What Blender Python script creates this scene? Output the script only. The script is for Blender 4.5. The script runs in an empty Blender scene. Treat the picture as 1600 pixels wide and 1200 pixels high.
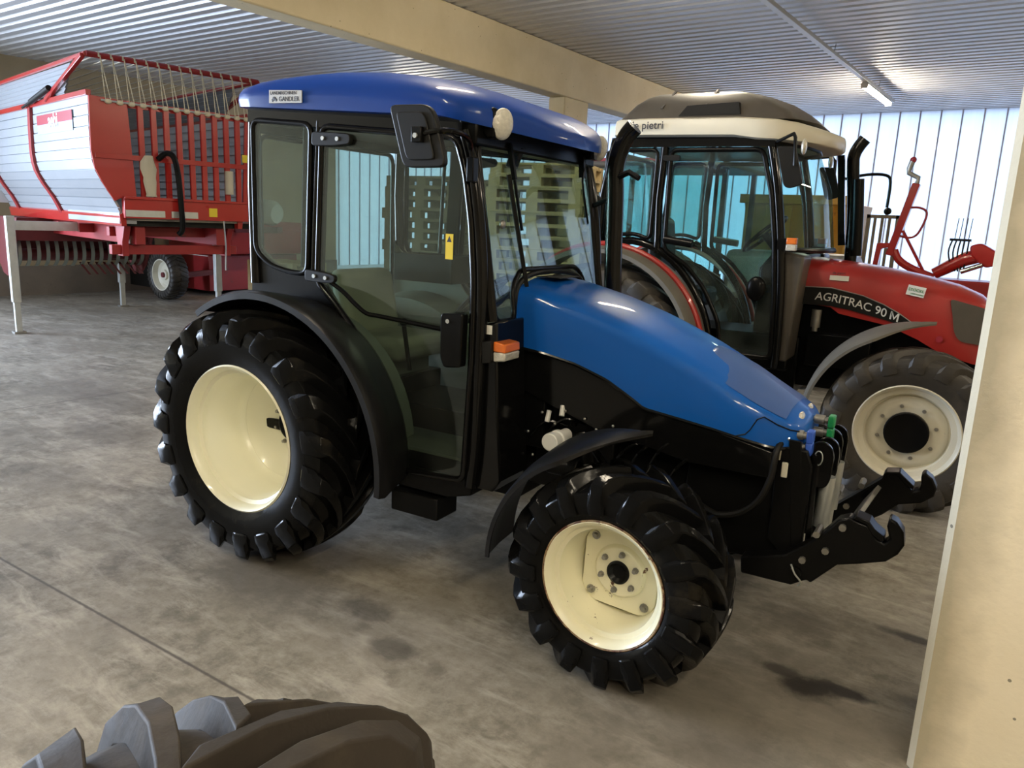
import bpy, bmesh, math, random
from mathutils import Vector, Matrix
PI = math.pi
random.seed(7)
scene = bpy.context.scene
COL = scene.collection
sin, cos = math.sin, math.cos

# ------------------------------------------------------------------ materials
def _nt(name):
    m = bpy.data.materials.new(name); m.use_nodes = True
    nt = m.node_tree; nt.nodes.clear()
    out = nt.nodes.new('ShaderNodeOutputMaterial')
    return m, nt, out
def srgb(r, g, b):
    f = lambda c: (c/255/12.92) if c/255 <= .04045 else ((c/255+.055)/1.055)**2.4
    return (f(r), f(g), f(b), 1)
def mat(name, col, rough=.5, metal=0., noise=.0, nscale=8., bump=0., bscale=60., coat=0., dirt=None, dscale=3., dthr=.62, rvar=0., spec=.5, dw=.06):
    m, nt, out = _nt(name); N = nt.nodes.new; L = nt.links.new
    p = N('ShaderNodeBsdfPrincipled'); L(p.outputs[0], out.inputs[0])
    p.inputs['Base Color'].default_value = col; p.inputs['Roughness'].default_value = rough
    p.inputs['Metallic'].default_value = metal; p.inputs['Coat Weight'].default_value = coat
    p.inputs['Coat Roughness'].default_value = .06
    p.inputs['Specular IOR Level'].default_value = spec
    tc = N('ShaderNodeTexCoord'); src = None
    if noise or dirt or rvar:
        n = N('ShaderNodeTexNoise'); n.inputs['Scale'].default_value = nscale; n.inputs['Detail'].default_value = 6
        L(tc.outputs['Object'], n.inputs['Vector'])
    if noise:
        mx = N('ShaderNodeMix'); mx.data_type = 'RGBA'
        mx.inputs[6].default_value = tuple(c*(1-noise) for c in col[:3])+(1,)
        mx.inputs[7].default_value = tuple(min(1, c*(1+noise)) for c in col[:3])+(1,)
        L(n.outputs['Fac'], mx.inputs[0]); src = mx.outputs[2]
    if dirt:
        n2 = N('ShaderNodeTexNoise'); n2.inputs['Scale'].default_value = dscale; n2.inputs['Detail'].default_value = 8; n2.inputs['Roughness'].default_value = .7
        L(tc.outputs['Object'], n2.inputs['Vector'])
        mr = N('ShaderNodeMapRange'); mr.inputs[1].default_value = dthr; mr.inputs[2].default_value = dthr+dw
        L(n2.outputs['Fac'], mr.inputs[0])
        mx2 = N('ShaderNodeMix'); mx2.data_type = 'RGBA'
        if src: L(src, mx2.inputs[6])
        else: mx2.inputs[6].default_value = col
        mx2.inputs[7].default_value = dirt
        L(mr.outputs[0], mx2.inputs[0]); src = mx2.outputs[2]
    if src: L(src, p.inputs['Base Color'])
    if rvar:
        r = N('ShaderNodeMapRange'); r.inputs[3].default_value = max(0, rough-rvar); r.inputs[4].default_value = rough+rvar
        L(n.outputs['Fac'], r.inputs[0]); L(r.outputs[0], p.inputs['Roughness'])
    if bump:
        nb = N('ShaderNodeTexNoise'); nb.inputs['Scale'].default_value = bscale; nb.inputs['Detail'].default_value = 4
        L(tc.outputs['Object'], nb.inputs['Vector'])
        b = N('ShaderNodeBump'); b.inputs['Strength'].default_value = bump; b.inputs['Distance'].default_value = .01
        L(nb.outputs['Fac'], b.inputs['Height']); L(b.outputs[0], p.inputs['Normal'])
    return m
def glass(name, tint, base=.05, k=.75, haze=0.):
    m, nt, out = _nt(name); N = nt.nodes.new; L = nt.links.new
    t = N('ShaderNodeBsdfTransparent'); t.inputs[0].default_value = tint
    g = N('ShaderNodeBsdfGlossy'); g.inputs['Roughness'].default_value = .01; g.inputs[0].default_value = (.95, 1, .98, 1)
    lw = N('ShaderNodeLayerWeight'); lw.inputs[0].default_value = .5
    pw = N('ShaderNodeMath'); pw.operation = 'POWER'; pw.inputs[1].default_value = 4; L(lw.outputs['Facing'], pw.inputs[0])
    ma = N('ShaderNodeMath'); ma.operation = 'MULTIPLY_ADD'; ma.inputs[1].default_value = k; ma.inputs[2].default_value = base
    L(pw.outputs[0], ma.inputs[0])
    mx = N('ShaderNodeMixShader'); L(ma.outputs[0], mx.inputs[0])
    first = t.outputs[0]
    if haze:
        d = N('ShaderNodeBsdfDiffuse'); d.inputs[0].default_value = (.62, .62, .58, 1)
        tc = N('ShaderNodeTexCoord'); n = N('ShaderNodeTexNoise'); n.inputs['Scale'].default_value = 5; n.inputs['Detail'].default_value = 8
        L(tc.outputs['Object'], n.inputs['Vector'])
        mr = N('ShaderNodeMapRange'); mr.inputs[1].default_value = .35; mr.inputs[2].default_value = .75; mr.inputs[3].default_value = haze*.3; mr.inputs[4].default_value = haze*1.6
        L(n.outputs['Fac'], mr.inputs[0])
        m2 = N('ShaderNodeMixShader'); L(mr.outputs[0], m2.inputs[0]); L(first, m2.inputs[1]); L(d.outputs[0], m2.inputs[2]); first = m2.outputs[0]
    L(first, mx.inputs[1]); L(g.outputs[0], mx.inputs[2]); L(mx.outputs[0], out.inputs[0])
    return m
def emit(name, col, s):
    m, nt, out = _nt(name); e = nt.nodes.new('ShaderNodeEmission'); e.inputs[0].default_value = col; e.inputs[1].default_value = s
    nt.links.new(e.outputs[0], out.inputs[0]); return m

M = {}
M['blue'] = mat('blue_paint', (.006, .090, .39, 1), .40, 0, .06, 3, coat=.28, rvar=.05, spec=.12)
M['blue_roof'] = mat('blue_roof_paint', (.006, .042, .25, 1), .42, 0, .05, 3, coat=.25, rvar=.05, spec=.12)
M['blue_faded'] = mat('faded_blue_paint', (.032, .085, .27, 1), .40, 0, .1, 9, coat=.15)
M['red'] = mat('red_paint', (.40, .018, .014, 1), .3, 0, .08, 4, coat=.5, rvar=.06)
M['red_dull'] = mat('red_dull_paint', (.30, .016, .018, 1), .42, 0, .15, 5, coat=.2, dirt=(.10, .04, .035, 1), dthr=.62)
M['redT'] = mat('red_tractor_paint', (.36, .022, .018, 1), .33, 0, .1, 5, coat=.35, rvar=.06)
M['red_dark'] = mat('red_brown_paint', (.13, .018, .02, 1), .5, 0, .2, 5)
M['cream'] = mat('cream_paint', (.86, .83, .63, 1), .28, 0, .04, 5, coat=.4, bump=.05, bscale=12)
M['cream_rust'] = mat('cream_paint_rusty', (.84, .80, .58, 1), .32, 0, .05, 5, coat=.3, dirt=(.10, .035, .012, 1), dscale=16, dthr=.635, dw=.02)
M['rust'] = mat('rusty_edge', (.30, .20, .10, 1), .6, 0, .4, 30, dirt=(.09, .03, .012, 1), dscale=22, dthr=.48, dw=.05)
M['offwhite'] = mat('off_white_paint', (.68, .65, .53, 1), .4, 0, .1, 6, dirt=(.2, .16, .1, 1), dscale=6, dthr=.68)
M['rubber'] = mat('shiny_black_rubber', (.005, .005, .005, 1), .13, 0, .3, 4, bump=.08, bscale=30, rvar=.07, dirt=(.014, .012, .009, 1), dscale=4, dthr=.58, spec=.11)
M['rubber_d'] = mat('dusty_rubber', (.035, .031, .026, 1), .5, 0, .35, 5, bump=.2, bscale=40, rvar=.1, dirt=(.085, .07, .052, 1), dscale=3.5, dthr=.5, dw=.25)
M['rubber_fg'] = mat('worn_dusty_rubber', (.026, .021, .016, 1), .65, 0, .3, 6, spec=.2, bump=.25, bscale=25, rvar=.12, dirt=(.055, .044, .031, 1), dscale=5, dthr=.5, dw=.2)
M['black'] = mat('black_plastic', (.004, .004, .004, 1), .30, 0, .3, 6, spec=.14)
M['black_matte'] = mat('black_matte_plastic', (.009, .0088, .008, 1), .45, 0, .15, 6, spec=.2)
M['black_gloss'] = mat('black_gloss_paint', (.004, .004, .004, 1), .15, 0, .2, 6, coat=.12, spec=.2)
M['fender_grey'] = mat('black_fender_plastic', (.008, .008, .0085, 1), .34, 0, .3, 7, rvar=.08, spec=.25)
M['fender_dusty'] = mat('grey_dusty_fender', (.14, .13, .11, 1), .5, 0, .25, 7)
M['greyhump'] = mat('grey_brown_plastic', (.075, .064, .05, 1), .42, 0, .3, 9, rvar=.1)
M['white_roof'] = mat('cream_white_roof', (.66, .62, .50, 1), .4, 0, .06, 5)
M['galv'] = mat('galvanised_steel', (.52, .54, .52, 1), .38, .6, .15, 14, rvar=.1)
M['chrome'] = mat('bright_metal', (.7, .7, .68, 1), .16, 1)
M['steel'] = mat('dull_steel', (.33, .32, .29, 1), .38, .8, .25, 14)
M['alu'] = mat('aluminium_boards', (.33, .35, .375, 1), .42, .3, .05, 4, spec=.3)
M['alu_brightened'] = mat('aluminium_boards_brightened', (.75, .76, .78, 1), .5, .2, .05, 4)  # paler copy of the boards: light inside the wagon put into the colour
M['gasket'] = mat('joint_shadow_rubber', (.12, .12, .13, 1), .6)
M['wood'] = mat('new_pallet_wood', (.52, .40, .20, 1), .7, 0, .2, 12)
M['wood_old'] = mat('old_pallet_wood', (.23, .19, .13, 1), .8, 0, .3, 12)
M['orange'] = mat('amber_lens', (.75, .17, .02, 1), .15, 0, .1, 40, coat=.6)
M['lens'] = mat('ribbed_lamp_lens', (.62, .60, .52, 1), .2, .2, .25, 60, bump=.5, bscale=90, coat=.7)
M['yellow'] = mat('yellow_sticker', (.75, .58, .03, 1), .5)
M['white'] = mat('white_label', (.75, .75, .70, 1), .5)
M['white_plastic'] = mat('white_plastic', (.66, .66, .62, 1), .45)
M['ink'] = mat('dark_ink', (.02, .02, .03, 1), .5)
M['silver_ink'] = mat('silver_label', (.45, .45, .44, 1), .35, .3)
M['white_ink'] = mat('white_ink', (.68, .68, .64, 1), .5)
M['red_label'] = mat('red_label', (.34, .025, .04, 1), .4)
M['pale_label'] = mat('pale_blue_label', (.34, .44, .60, 1), .45)
M['rope'] = mat('beige_rope', (.62, .56, .42, 1), .8)
M['seat'] = mat('grey_green_seat_fabric', (.34, .32, .25, 1), .8, 0, .15, 6)
M['floor_mat'] = mat('cab_floor_mat', (.10, .10, .08, 1), .7, 0, .3, 10)
M['interior'] = mat('grey_cab_trim', (.20, .205, .17, 1), .6, 0, .15, 15)
M['ochre'] = mat('ochre_yellow_paint', (.62, .34, .05, 1), .5, 0, .12, 5, dirt=(.28, .14, .05, 1), dscale=4, dthr=.62)
M['coup_blue'] = mat('blue_cap_plastic', (.03, .10, .5, 1), .35)
M['coup_green'] = mat('green_cap_plastic', (.01, .22, .07, 1), .35)
M['blade'] = mat('grey_green_steel_tines', (.28, .31, .27, 1), .45, .4)
M['canvas'] = mat('beige_bag_cloth', (.52, .48, .38, 1), .8)
M['glass'] = glass('cab_glass', (.72, .79, .745, 1), .03, .5, .014)
M['glassT'] = glass('green_cab_glass', (.66, .83, .81, 1), .03, .5, .035)

def concrete(name, c1, c2, edge=None):
    m, nt, out = _nt(name); N = nt.nodes.new; L = nt.links.new
    p = N('ShaderNodeBsdfPrincipled'); p.inputs['Roughness'].default_value = .8; L(p.outputs[0], out.inputs[0])
    tc = N('ShaderNodeTexCoord')
    n = N('ShaderNodeTexNoise'); n.inputs['Scale'].default_value = 1.6; n.inputs['Detail'].default_value = 8; n.inputs['Roughness'].default_value = .6; L(tc.outputs['Object'], n.inputs['Vector'])
    mx = N('ShaderNodeMix'); mx.data_type = 'RGBA'; mx.inputs[6].default_value = c1; mx.inputs[7].default_value = c2
    mr = N('ShaderNodeMapRange'); mr.inputs[1].default_value = .3; mr.inputs[2].default_value = .7; L(n.outputs['Fac'], mr.inputs[0]); L(mr.outputs[0], mx.inputs[0])
    v = N('ShaderNodeTexVoronoi'); v.inputs['Scale'].default_value = 9; L(tc.outputs['Object'], v.inputs['Vector'])
    lt = N('ShaderNodeMath'); lt.operation = 'LESS_THAN'; lt.inputs[1].default_value = .055; L(v.outputs['Distance'], lt.inputs[0])
    m2 = N('ShaderNodeMix'); m2.data_type = 'RGBA'; m2.inputs[7].default_value = tuple(c*.35 for c in c1[:3])+(1,)
    L(lt.outputs[0], m2.inputs[0]); L(mx.outputs[2], m2.inputs[6]); src = m2.outputs[2]
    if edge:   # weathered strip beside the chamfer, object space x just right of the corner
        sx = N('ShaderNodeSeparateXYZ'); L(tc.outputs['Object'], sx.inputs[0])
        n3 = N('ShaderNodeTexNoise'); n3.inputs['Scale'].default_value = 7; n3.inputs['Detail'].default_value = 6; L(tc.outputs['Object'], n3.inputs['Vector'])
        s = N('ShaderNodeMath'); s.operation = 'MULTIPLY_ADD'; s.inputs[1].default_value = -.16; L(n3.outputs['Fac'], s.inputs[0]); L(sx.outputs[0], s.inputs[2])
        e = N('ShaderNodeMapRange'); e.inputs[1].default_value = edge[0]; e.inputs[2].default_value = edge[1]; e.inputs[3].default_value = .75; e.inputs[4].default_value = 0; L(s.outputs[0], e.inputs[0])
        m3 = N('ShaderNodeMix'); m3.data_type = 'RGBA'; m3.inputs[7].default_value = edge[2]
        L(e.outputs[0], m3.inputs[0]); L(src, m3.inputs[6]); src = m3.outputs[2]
    L(src, p.inputs['Base Color'])
    n2 = N('ShaderNodeTexNoise'); n2.inputs['Scale'].default_value = 45; n2.inputs['Detail'].default_value = 5; L(tc.outputs['Object'], n2.inputs['Vector'])
    b = N('ShaderNodeBump'); b.inputs['Strength'].default_value = .25; b.inputs['Distance'].default_value = .008; L(n2.outputs['Fac'], b.inputs['Height']); L(b.outputs[0], p.inputs['Normal'])
    return m
M['conc'] = concrete('tan_concrete', (.60, .50, .31, 1), (.70, .60, .40, 1))
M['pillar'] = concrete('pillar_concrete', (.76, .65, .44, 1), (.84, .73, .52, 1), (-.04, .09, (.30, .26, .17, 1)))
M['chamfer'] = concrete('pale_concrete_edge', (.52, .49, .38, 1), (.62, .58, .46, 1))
M['conc_wall'] = concrete('wall_concrete', (.40, .32, .20, 1), (.46, .38, .25, 1))
M['conc_dark'] = concrete('plinth_concrete', (.20, .17, .14, 1), (.27, .23, .19, 1))

def floor_mat():
    m, nt, out = _nt('stained_concrete_floor'); N = nt.nodes.new; L = nt.links.new
    p = N('ShaderNodeBsdfPrincipled'); L(p.outputs[0], out.inputs[0])
    tc = N('ShaderNodeTexCoord'); O = tc.outputs['Object']
    def noise(s, d=6, r=.55, vec=O, dist=0):
        n = N('ShaderNodeTexNoise'); n.inputs['Scale'].default_value = s; n.inputs['Detail'].default_value = d; n.inputs['Roughness'].default_value = r
        n.inputs['Distortion'].default_value = dist; L(vec, n.inputs['Vector']); return n.outputs['Fac']
    def ramp(src, a, b, c=0., d=1.):
        r = N('ShaderNodeMapRange'); r.inputs[1].default_value = a; r.inputs[2].default_value = b; r.inputs[3].default_value = c; r.inputs[4].default_value = d
        L(src, r.inputs[0]); return r.outputs[0]
    def mixc(f, a, b):
        x = N('ShaderNodeMix'); x.data_type = 'RGBA'
        for s, i in ((f, 0), (a, 6), (b, 7)):
            if hasattr(s, 'links'): L(s, x.inputs[i])
            else: x.inputs[i].default_value = s
        return x.outputs[2]
    def mth(op, a, b=None, c=None):
        x = N('ShaderNodeMath'); x.operation = op
        for i, s in enumerate((a, b, c)):
            if s is None: continue
            if hasattr(s, 'links'): L(s, x.inputs[i])
            else: x.inputs[i].default_value = s
        return x.outputs[0]
    mp = N('ShaderNodeMapping'); mp.inputs['Rotation'].default_value = (0, 0, .5); mp.inputs['Scale'].default_value = (1, 3.4, 1); L(O, mp.inputs['Vector'])
    c = mixc(ramp(noise(1.1, 10, .68), .38, .64), (.125, .112, .088, 1), (.33, .30, .247, 1))
    c = mixc(ramp(noise(11, 8, .75), .40, .66, 0, .45), c, (.50, .46, .39, 1))
    c = mixc(ramp(noise(7.3, 9, .72), .52, .66, 0, .55), c, (.13, .115, .09, 1))
    c = mixc(ramp(noise(2.3, 8, .7, mp.outputs[0], .4), .50, .68, 0, .55), c, (.56, .52, .45, 1))
    c = mixc(ramp(noise(.55, 6, .6), .52, .66, 0, .7), c, (.12, .105, .085, 1))
    c = mixc(ramp(noise(3.7, 5, .5), .64, .74, 0, .6), c, (.12, .105, .085, 1))
    sep = N('ShaderNodeSeparateXYZ'); L(O, sep.inputs[0]); X, Y = sep.outputs[0], sep.outputs[1]
    wob = noise(6, 5, .65)
    # oil marks: centre x, y, radii
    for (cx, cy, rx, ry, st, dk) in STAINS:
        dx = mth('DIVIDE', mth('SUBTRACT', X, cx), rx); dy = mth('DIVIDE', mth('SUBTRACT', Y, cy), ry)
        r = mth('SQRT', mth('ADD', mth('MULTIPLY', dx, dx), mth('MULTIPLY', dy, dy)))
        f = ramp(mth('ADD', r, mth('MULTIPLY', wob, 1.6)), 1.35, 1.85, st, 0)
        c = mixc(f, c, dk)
    w1 = mth('MULTIPLY', noise(1.2, 3), .10)
    for (a, b, ax) in JOINTS:
        co = Y if ax == 'y' else X; other = X if ax == 'y' else Y
        d = mth('ABSOLUTE', mth('SUBTRACT', mth('ADD', co, mth('MULTIPLY', other, b)), a))
        f = ramp(mth('ADD', d, mth('MULTIPLY', noise(30, 3), .006)), .006, .013, .85, 0)
        c = mixc(f, c, (.06, .05, .045, 1))
    L(c, p.inputs['Base Color'])
    L(ramp(noise(1.7, 6, .6), .3, .7, .36, .62), p.inputs['Roughness'])
    p.inputs['Specular IOR Level'].default_value = .35
    b = N('ShaderNodeBump'); b.inputs['Strength'].default_value = .15; b.inputs['Distance'].default_value = .01; L(noise(28, 6, .65), b.inputs['Height']); L(b.outputs[0], p.inputs['Normal'])
    return m
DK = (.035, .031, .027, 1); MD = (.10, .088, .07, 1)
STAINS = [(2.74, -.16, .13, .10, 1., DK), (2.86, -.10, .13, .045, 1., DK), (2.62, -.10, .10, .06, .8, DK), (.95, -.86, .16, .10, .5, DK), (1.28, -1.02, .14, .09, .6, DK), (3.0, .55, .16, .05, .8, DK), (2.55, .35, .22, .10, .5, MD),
          (.35, -.95, .45, .25, .45, MD), (-2.6, -.2, .5, .35, .5, MD), (-3.6, .3, .7, .3, .5, MD), (-1.9, -1.0, .55, .25, .4, MD), (-3.0, -.7, .4, .3, .35, MD), (1.6, .3, 1.2, .8, .5, MD)]
JOINTS = [(-1.645, -.044, 'y'), (-3.86, 0, 'x')]
M['floor'] = floor_mat()
M['outside'] = mat('yard_asphalt', (.22, .22, .22, 1), .9)

def ceiling_mat():
    return mat('galvanised_roof_sheet', (.60, .60, .61, 1), .50, .35, .08, 1.5, rvar=.08)
M['ceil'] = ceiling_mat()
def poly_panel():
    m, nt, out = _nt('translucent_panel'); N = nt.nodes.new; L = nt.links.new
    tc = N('ShaderNodeTexCoord'); mp = N('ShaderNodeMapping'); mp.inputs['Scale'].default_value = (1, 1, .06); L(tc.outputs['Object'], mp.inputs[0])
    n = N('ShaderNodeTexNoise'); n.inputs['Scale'].default_value = 9; n.inputs['Detail'].default_value = 5; L(mp.outputs[0], n.inputs['Vector'])
    mx = N('ShaderNodeMix'); mx.data_type = 'RGBA'; mx.inputs[6].default_value = (.72, .80, .90, 1); mx.inputs[7].default_value = (.93, .96, 1, 1)
    L(n.outputs['Fac'], mx.inputs[0])
    t = N('ShaderNodeBsdfTranslucent'); L(mx.outputs[2], t.inputs[0])
    g = N('ShaderNodeBsdfGlossy'); g.inputs['Roughness'].default_value = .15
    ms = N('ShaderNodeMixShader'); ms.inputs[0].default_value = .04; L(t.outputs[0], ms.inputs[1]); L(g.outputs[0], ms.inputs[2]); L(ms.outputs[0], out.inputs[0])
    return m
M['poly'] = poly_panel()
M['seam'] = mat('panel_seam', (.50, .50, .62, 1), .6)
M['tube_warm'] = emit('fluorescent_tube', (1, .87, .66, 1), 175)
M['lampbody'] = mat('white_lamp_housing', (.62, .60, .55, 1), .4)

# ------------------------------------------------------------------ mesh builder
class MB:
    def __init__(s): s.v = []; s.f = []; s.m = []; s.cur = 0
    def add(s, vs, fs):
        o = len(s.v); s.v += [tuple(x) for x in vs]; s.f += [tuple(i+o for i in f) for f in fs]; s.m += [s.cur]*len(fs); return s
    def box(s, x0, x1, y0, y1, z0, z1):
        return s.add([(x0,y0,z0),(x1,y0,z0),(x1,y1,z0),(x0,y1,z0),(x0,y0,z1),(x1,y0,z1),(x1,y1,z1),(x0,y1,z1)],
                     [(0,3,2,1),(4,5,6,7),(0,1,5,4),(1,2,6,5),(2,3,7,6),(3,0,4,7)])
    def obox(s, p0, p1, w, h, up=(0,0,1)):
        a = Vector(p0); b = Vector(p1); d = (b-a).normalized(); u = Vector(up)
        if abs(d.dot(u)) > .98: u = Vector((1,0,0))
        r = d.cross(u).normalized(); u = r.cross(d)
        vs = []
        for q in (a, b):
            for sx, sy in ((-1,-1),(1,-1),(1,1),(-1,1)): vs.append(q+r*sx*w/2+u*sy*h/2)
        return s.add(vs, [(0,1,2,3),(4,7,6,5),(0,4,5,1),(1,5,6,2),(2,6,7,3),(3,7,4,0)])
    def prism(s, poly, ax, c0, c1):
        P = {'y': lambda a, b, c: (a, c, b), 'x': lambda a, b, c: (c, a, b), 'z': lambda a, b, c: (a, b, c)}[ax]
        n = len(poly)
        vs = [P(a, b, c0) for a, b in poly]+[P(a, b, c1) for a, b in poly]
        return s.add(vs, [tuple(range(n)), tuple(range(2*n-1, n-1, -1))]+[(i, (i+1) % n, n+(i+1) % n, n+i) for i in range(n)])
    def loft(s, rings, closed=True, cap=True):
        n = len(rings[0]); vs = [p for r in rings for p in r]; fs = []
        for k in range(len(rings)-1):
            for i in range(n if closed else n-1):
                j = (i+1) % n; fs.append((k*n+i, k*n+j, (k+1)*n+j, (k+1)*n+i))
        if cap and closed: fs += [tuple(range(n)), tuple(range(len(rings)*n-1, (len(rings)-1)*n-1, -1))]
        return s.add(vs, fs)
    def tube(s, pts, r, seg=10, closed=False, cap=True):
        P = [Vector(p) for p in pts]; n = len(P); rings = []
        up = None
        for i in range(n):
            if closed: t = (P[(i+1) % n]-P[i-1])
            else: t = P[min(i+1, n-1)]-P[max(i-1, 0)]
            t.normalize()
            if up is None: up = Vector((0,0,1)) if abs(t.z) < .9 else Vector((1,0,0))
            a = t.cross(up)
            if a.length < 1e-4: a = t.cross(Vector((0,1,0)))
            a.normalize(); b = a.cross(t); up = b
            rr = r[i] if isinstance(r, (list, tuple)) else r
            rings.append([P[i]+a*cos(2*PI*k/seg)*rr+b*sin(2*PI*k/seg)*rr for k in range(seg)])
        if closed: rings.append(rings[0]); return s.loft(rings, cap=False)
        return s.loft(rings, cap=cap)
    def cyl(s, p0, p1, r0, r1=None, seg=16): return s.tube([p0, p1], [r0, r0 if r1 is None else r1], seg)
    def lathe(s, prof, c=(0,0,0), seg=48, a0=0, a1=2*PI, ax='y', cap=False):
        full = abs(a1-a0-2*PI) < 1e-6; n = seg if full else seg+1; rings = []
        for i in range(n):
            t = a0+(a1-a0)*i/seg
            if ax == 'y': rings.append([(c[0]+r*cos(t), c[1]+h, c[2]+r*sin(t)) for h, r in prof])
            elif ax == 'z': rings.append([(c[0]+r*cos(t), c[1]+r*sin(t), c[2]+h) for h, r in prof])
            else: rings.append([(c[0]+h, c[1]+r*cos(t), c[2]+r*sin(t)) for h, r in prof])
        if full: rings.append(rings[0])
        return s.loft(rings, closed=False)
    def sph(s, c, r, nu=16, nv=10):
        if not isinstance(r, (tuple, list)): r = (r, r, r)
        vs = [(c[0]+r[0]*sin(PI*j/nv)*cos(2*PI*i/nu), c[1]+r[1]*sin(PI*j/nv)*sin(2*PI*i/nu), c[2]+r[2]*cos(PI*j/nv)) for j in range(nv+1) for i in range(nu)]
        return s.add(vs, [(j*nu+i, j*nu+(i+1) % nu, (j+1)*nu+(i+1) % nu, (j+1)*nu+i) for j in range(nv) for i in range(nu)])
    def xf(s, mtx, start=0):
        for i in range(start, len(s.v)): s.v[i] = tuple(mtx @ Vector(s.v[i]))
        return s
    def build(s, name, ma, parent=None, org=(0,0,0), bevel=0, sharp=35, loc=None, seg=2):
        me = bpy.data.meshes.new(name)
        me.from_pydata([(a-org[0], b-org[1], c-org[2]) for a, b, c in s.v], [], s.f)
        mats = ma if isinstance(ma, (list, tuple)) else [ma]
        for x in mats: me.materials.append(M[x])
        me.polygons.foreach_set('material_index', s.m)
        bm = bmesh.new(); bm.from_mesh(me)
        bmesh.ops.remove_doubles(bm, verts=bm.verts, dist=1e-5)
        bmesh.ops.recalc_face_normals(bm, faces=bm.faces)
        bm.to_mesh(me); bm.free()
        me.polygons.foreach_set('use_smooth', [True]*len(me.polygons))
        me.set_sharp_from_angle(angle=math.radians(sharp))
        o = bpy.data.objects.new(name, me); COL.objects.link(o)
        if parent: o.parent = parent
        if loc is not None: o.location = loc
        if bevel:
            b = o.modifiers.new('bevel', 'BEVEL'); b.width = bevel; b.segments = seg; b.limit_method = 'ANGLE'; b.angle_limit = math.radians(40)
        return o
def thing(name, label, cat, loc=(0,0,0), rz=0, group=None):
    o = bpy.data.objects.new(name, None); COL.objects.link(o); o.location = loc; o.rotation_euler = (0, 0, rz)
    o['label'] = label; o['category'] = cat; o.empty_display_size = .1
    if group: o['group'] = group
    return o
def tag(o, label, cat, group=None):
    o['label'] = label; o['category'] = cat
    if group: o['group'] = group
    return o
def struct(o): o['kind'] = 'structure'; return o
def dup(o, parent=None):
    c = o.copy(); COL.objects.link(c)
    if parent: c.parent = parent
    for ch in list(o.children): dup(ch, c)
    return c
def interp(x, tab):
    if x <= tab[0][0]: return tab[0][1]
    for (a, b), (c, d) in zip(tab, tab[1:]):
        if x <= c: return b+(d-b)*(x-a)/(c-a)
    return tab[-1][1]
def smooth_poly(pts, n=6, closed=False):
    P = [Vector(p) for p in pts]; out = []; m = len(P)
    rng = range(m) if closed else range(m-1)
    for i in rng:
        p0 = P[i-1] if (closed or i > 0) else P[0]; p1 = P[i]; p2 = P[(i+1) % m]; p3 = P[(i+2) % m] if (closed or i+2 < m) else P[-1]
        for k in range(n):
            t = k/n; out.append(.5*((2*p1)+(-p0+p2)*t+(2*p0-5*p1+4*p2-p3)*t*t+(-p0+3*p1-3*p2+p3)*t**3))
    if not closed: out.append(P[-1])
    return out
def text_mb(mb, txt, size, org, X, Y, bold=0., align='LEFT', shear=0., depth=.0006, path=None):
    cu = bpy.data.curves.new('t', 'FONT'); cu.body = txt; cu.size = size; cu.offset = bold*size; cu.align_x = align; cu.extrude = depth; cu.shear = shear
    ob = bpy.data.objects.new('t', cu); COL.objects.link(ob)
    dg = bpy.context.evaluated_depsgraph_get(); me = bpy.data.meshes.new_from_object(ob.evaluated_get(dg))
    X = Vector(X).normalized(); Y = Vector(Y).normalized(); Z = X.cross(Y); O = Vector(org)
    if path: vs = [path(v.co.x, v.co.y)+Z*v.co.z for v in me.vertices]
    else: vs = [O+X*v.co.x+Y*v.co.y+Z*v.co.z for v in me.vertices]
    me.calc_loop_triangles()
    mb.add(vs, [tuple(t.vertices) for t in me.loop_triangles])
    bpy.data.objects.remove(ob); bpy.data.curves.remove(cu); bpy.data.meshes.remove(me)
    return mb

# ------------------------------------------------------------------ tyre / wheel
def tyre_mb(R, W, rr, n, lh, base=.040, top=.024, sweep=.42, side=1):
    Rc = R-lh; h = W/2; mb = MB()
    prof = [(-.38*W, rr+.003), (-.43*W, rr+.016), (-.485*W, rr+(Rc-rr)*.30), (-.5*W, rr+(Rc-rr)*.55), (-.485*W, rr+(Rc-rr)*.80), (-.45*W, Rc-.022), (-.36*W, Rc-.006), (0, Rc)]
    prof = prof+[(-a, b) for a, b in prof[-2::-1]]
    mb.lathe(prof, seg=72)
    # lug path from the centre line out over the shoulder
    st = [(-.03*W, Rc-.002, R, 0.), (.10*W, Rc-.004, R, .30), (.22*W, Rc-.006, R-.001, .55), (.34*W, Rc-.008, R-.004, .76), (.43*W, Rc-.02, R-.014, .90), (.487*W, Rc-.045, R-.038, .97), (.515*W, Rc-.085, Rc-.060, 1.0), (.50*W, Rc-.115, Rc-.112, 1.0)]
    for sgn in (-1, 1):
        for k in range(n):
            phi0 = 2*PI*(k+(.5 if sgn > 0 else 0))/n
            rings = []
            for i, (w, rb, rt, q) in enumerate(st):
                ph = phi0+side*sweep*q
                wb = base*(1+.35*q)/R; wt = top*(1+.55*q)/R
                sl = side*.012*(1-q)/R
                pts = []
                yb = w; yt = w if i < 5 else w+.006
                for a, r, y in ((-wb, rb, yb), (-wt, rt, yt), (wt, rt, yt), (wb, rb, yb)):
                    pts.append((r*cos(ph+a), sgn*y, r*sin(ph+a)))
                rings.append(pts)
            mb.loft(rings)
    return mb
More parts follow.
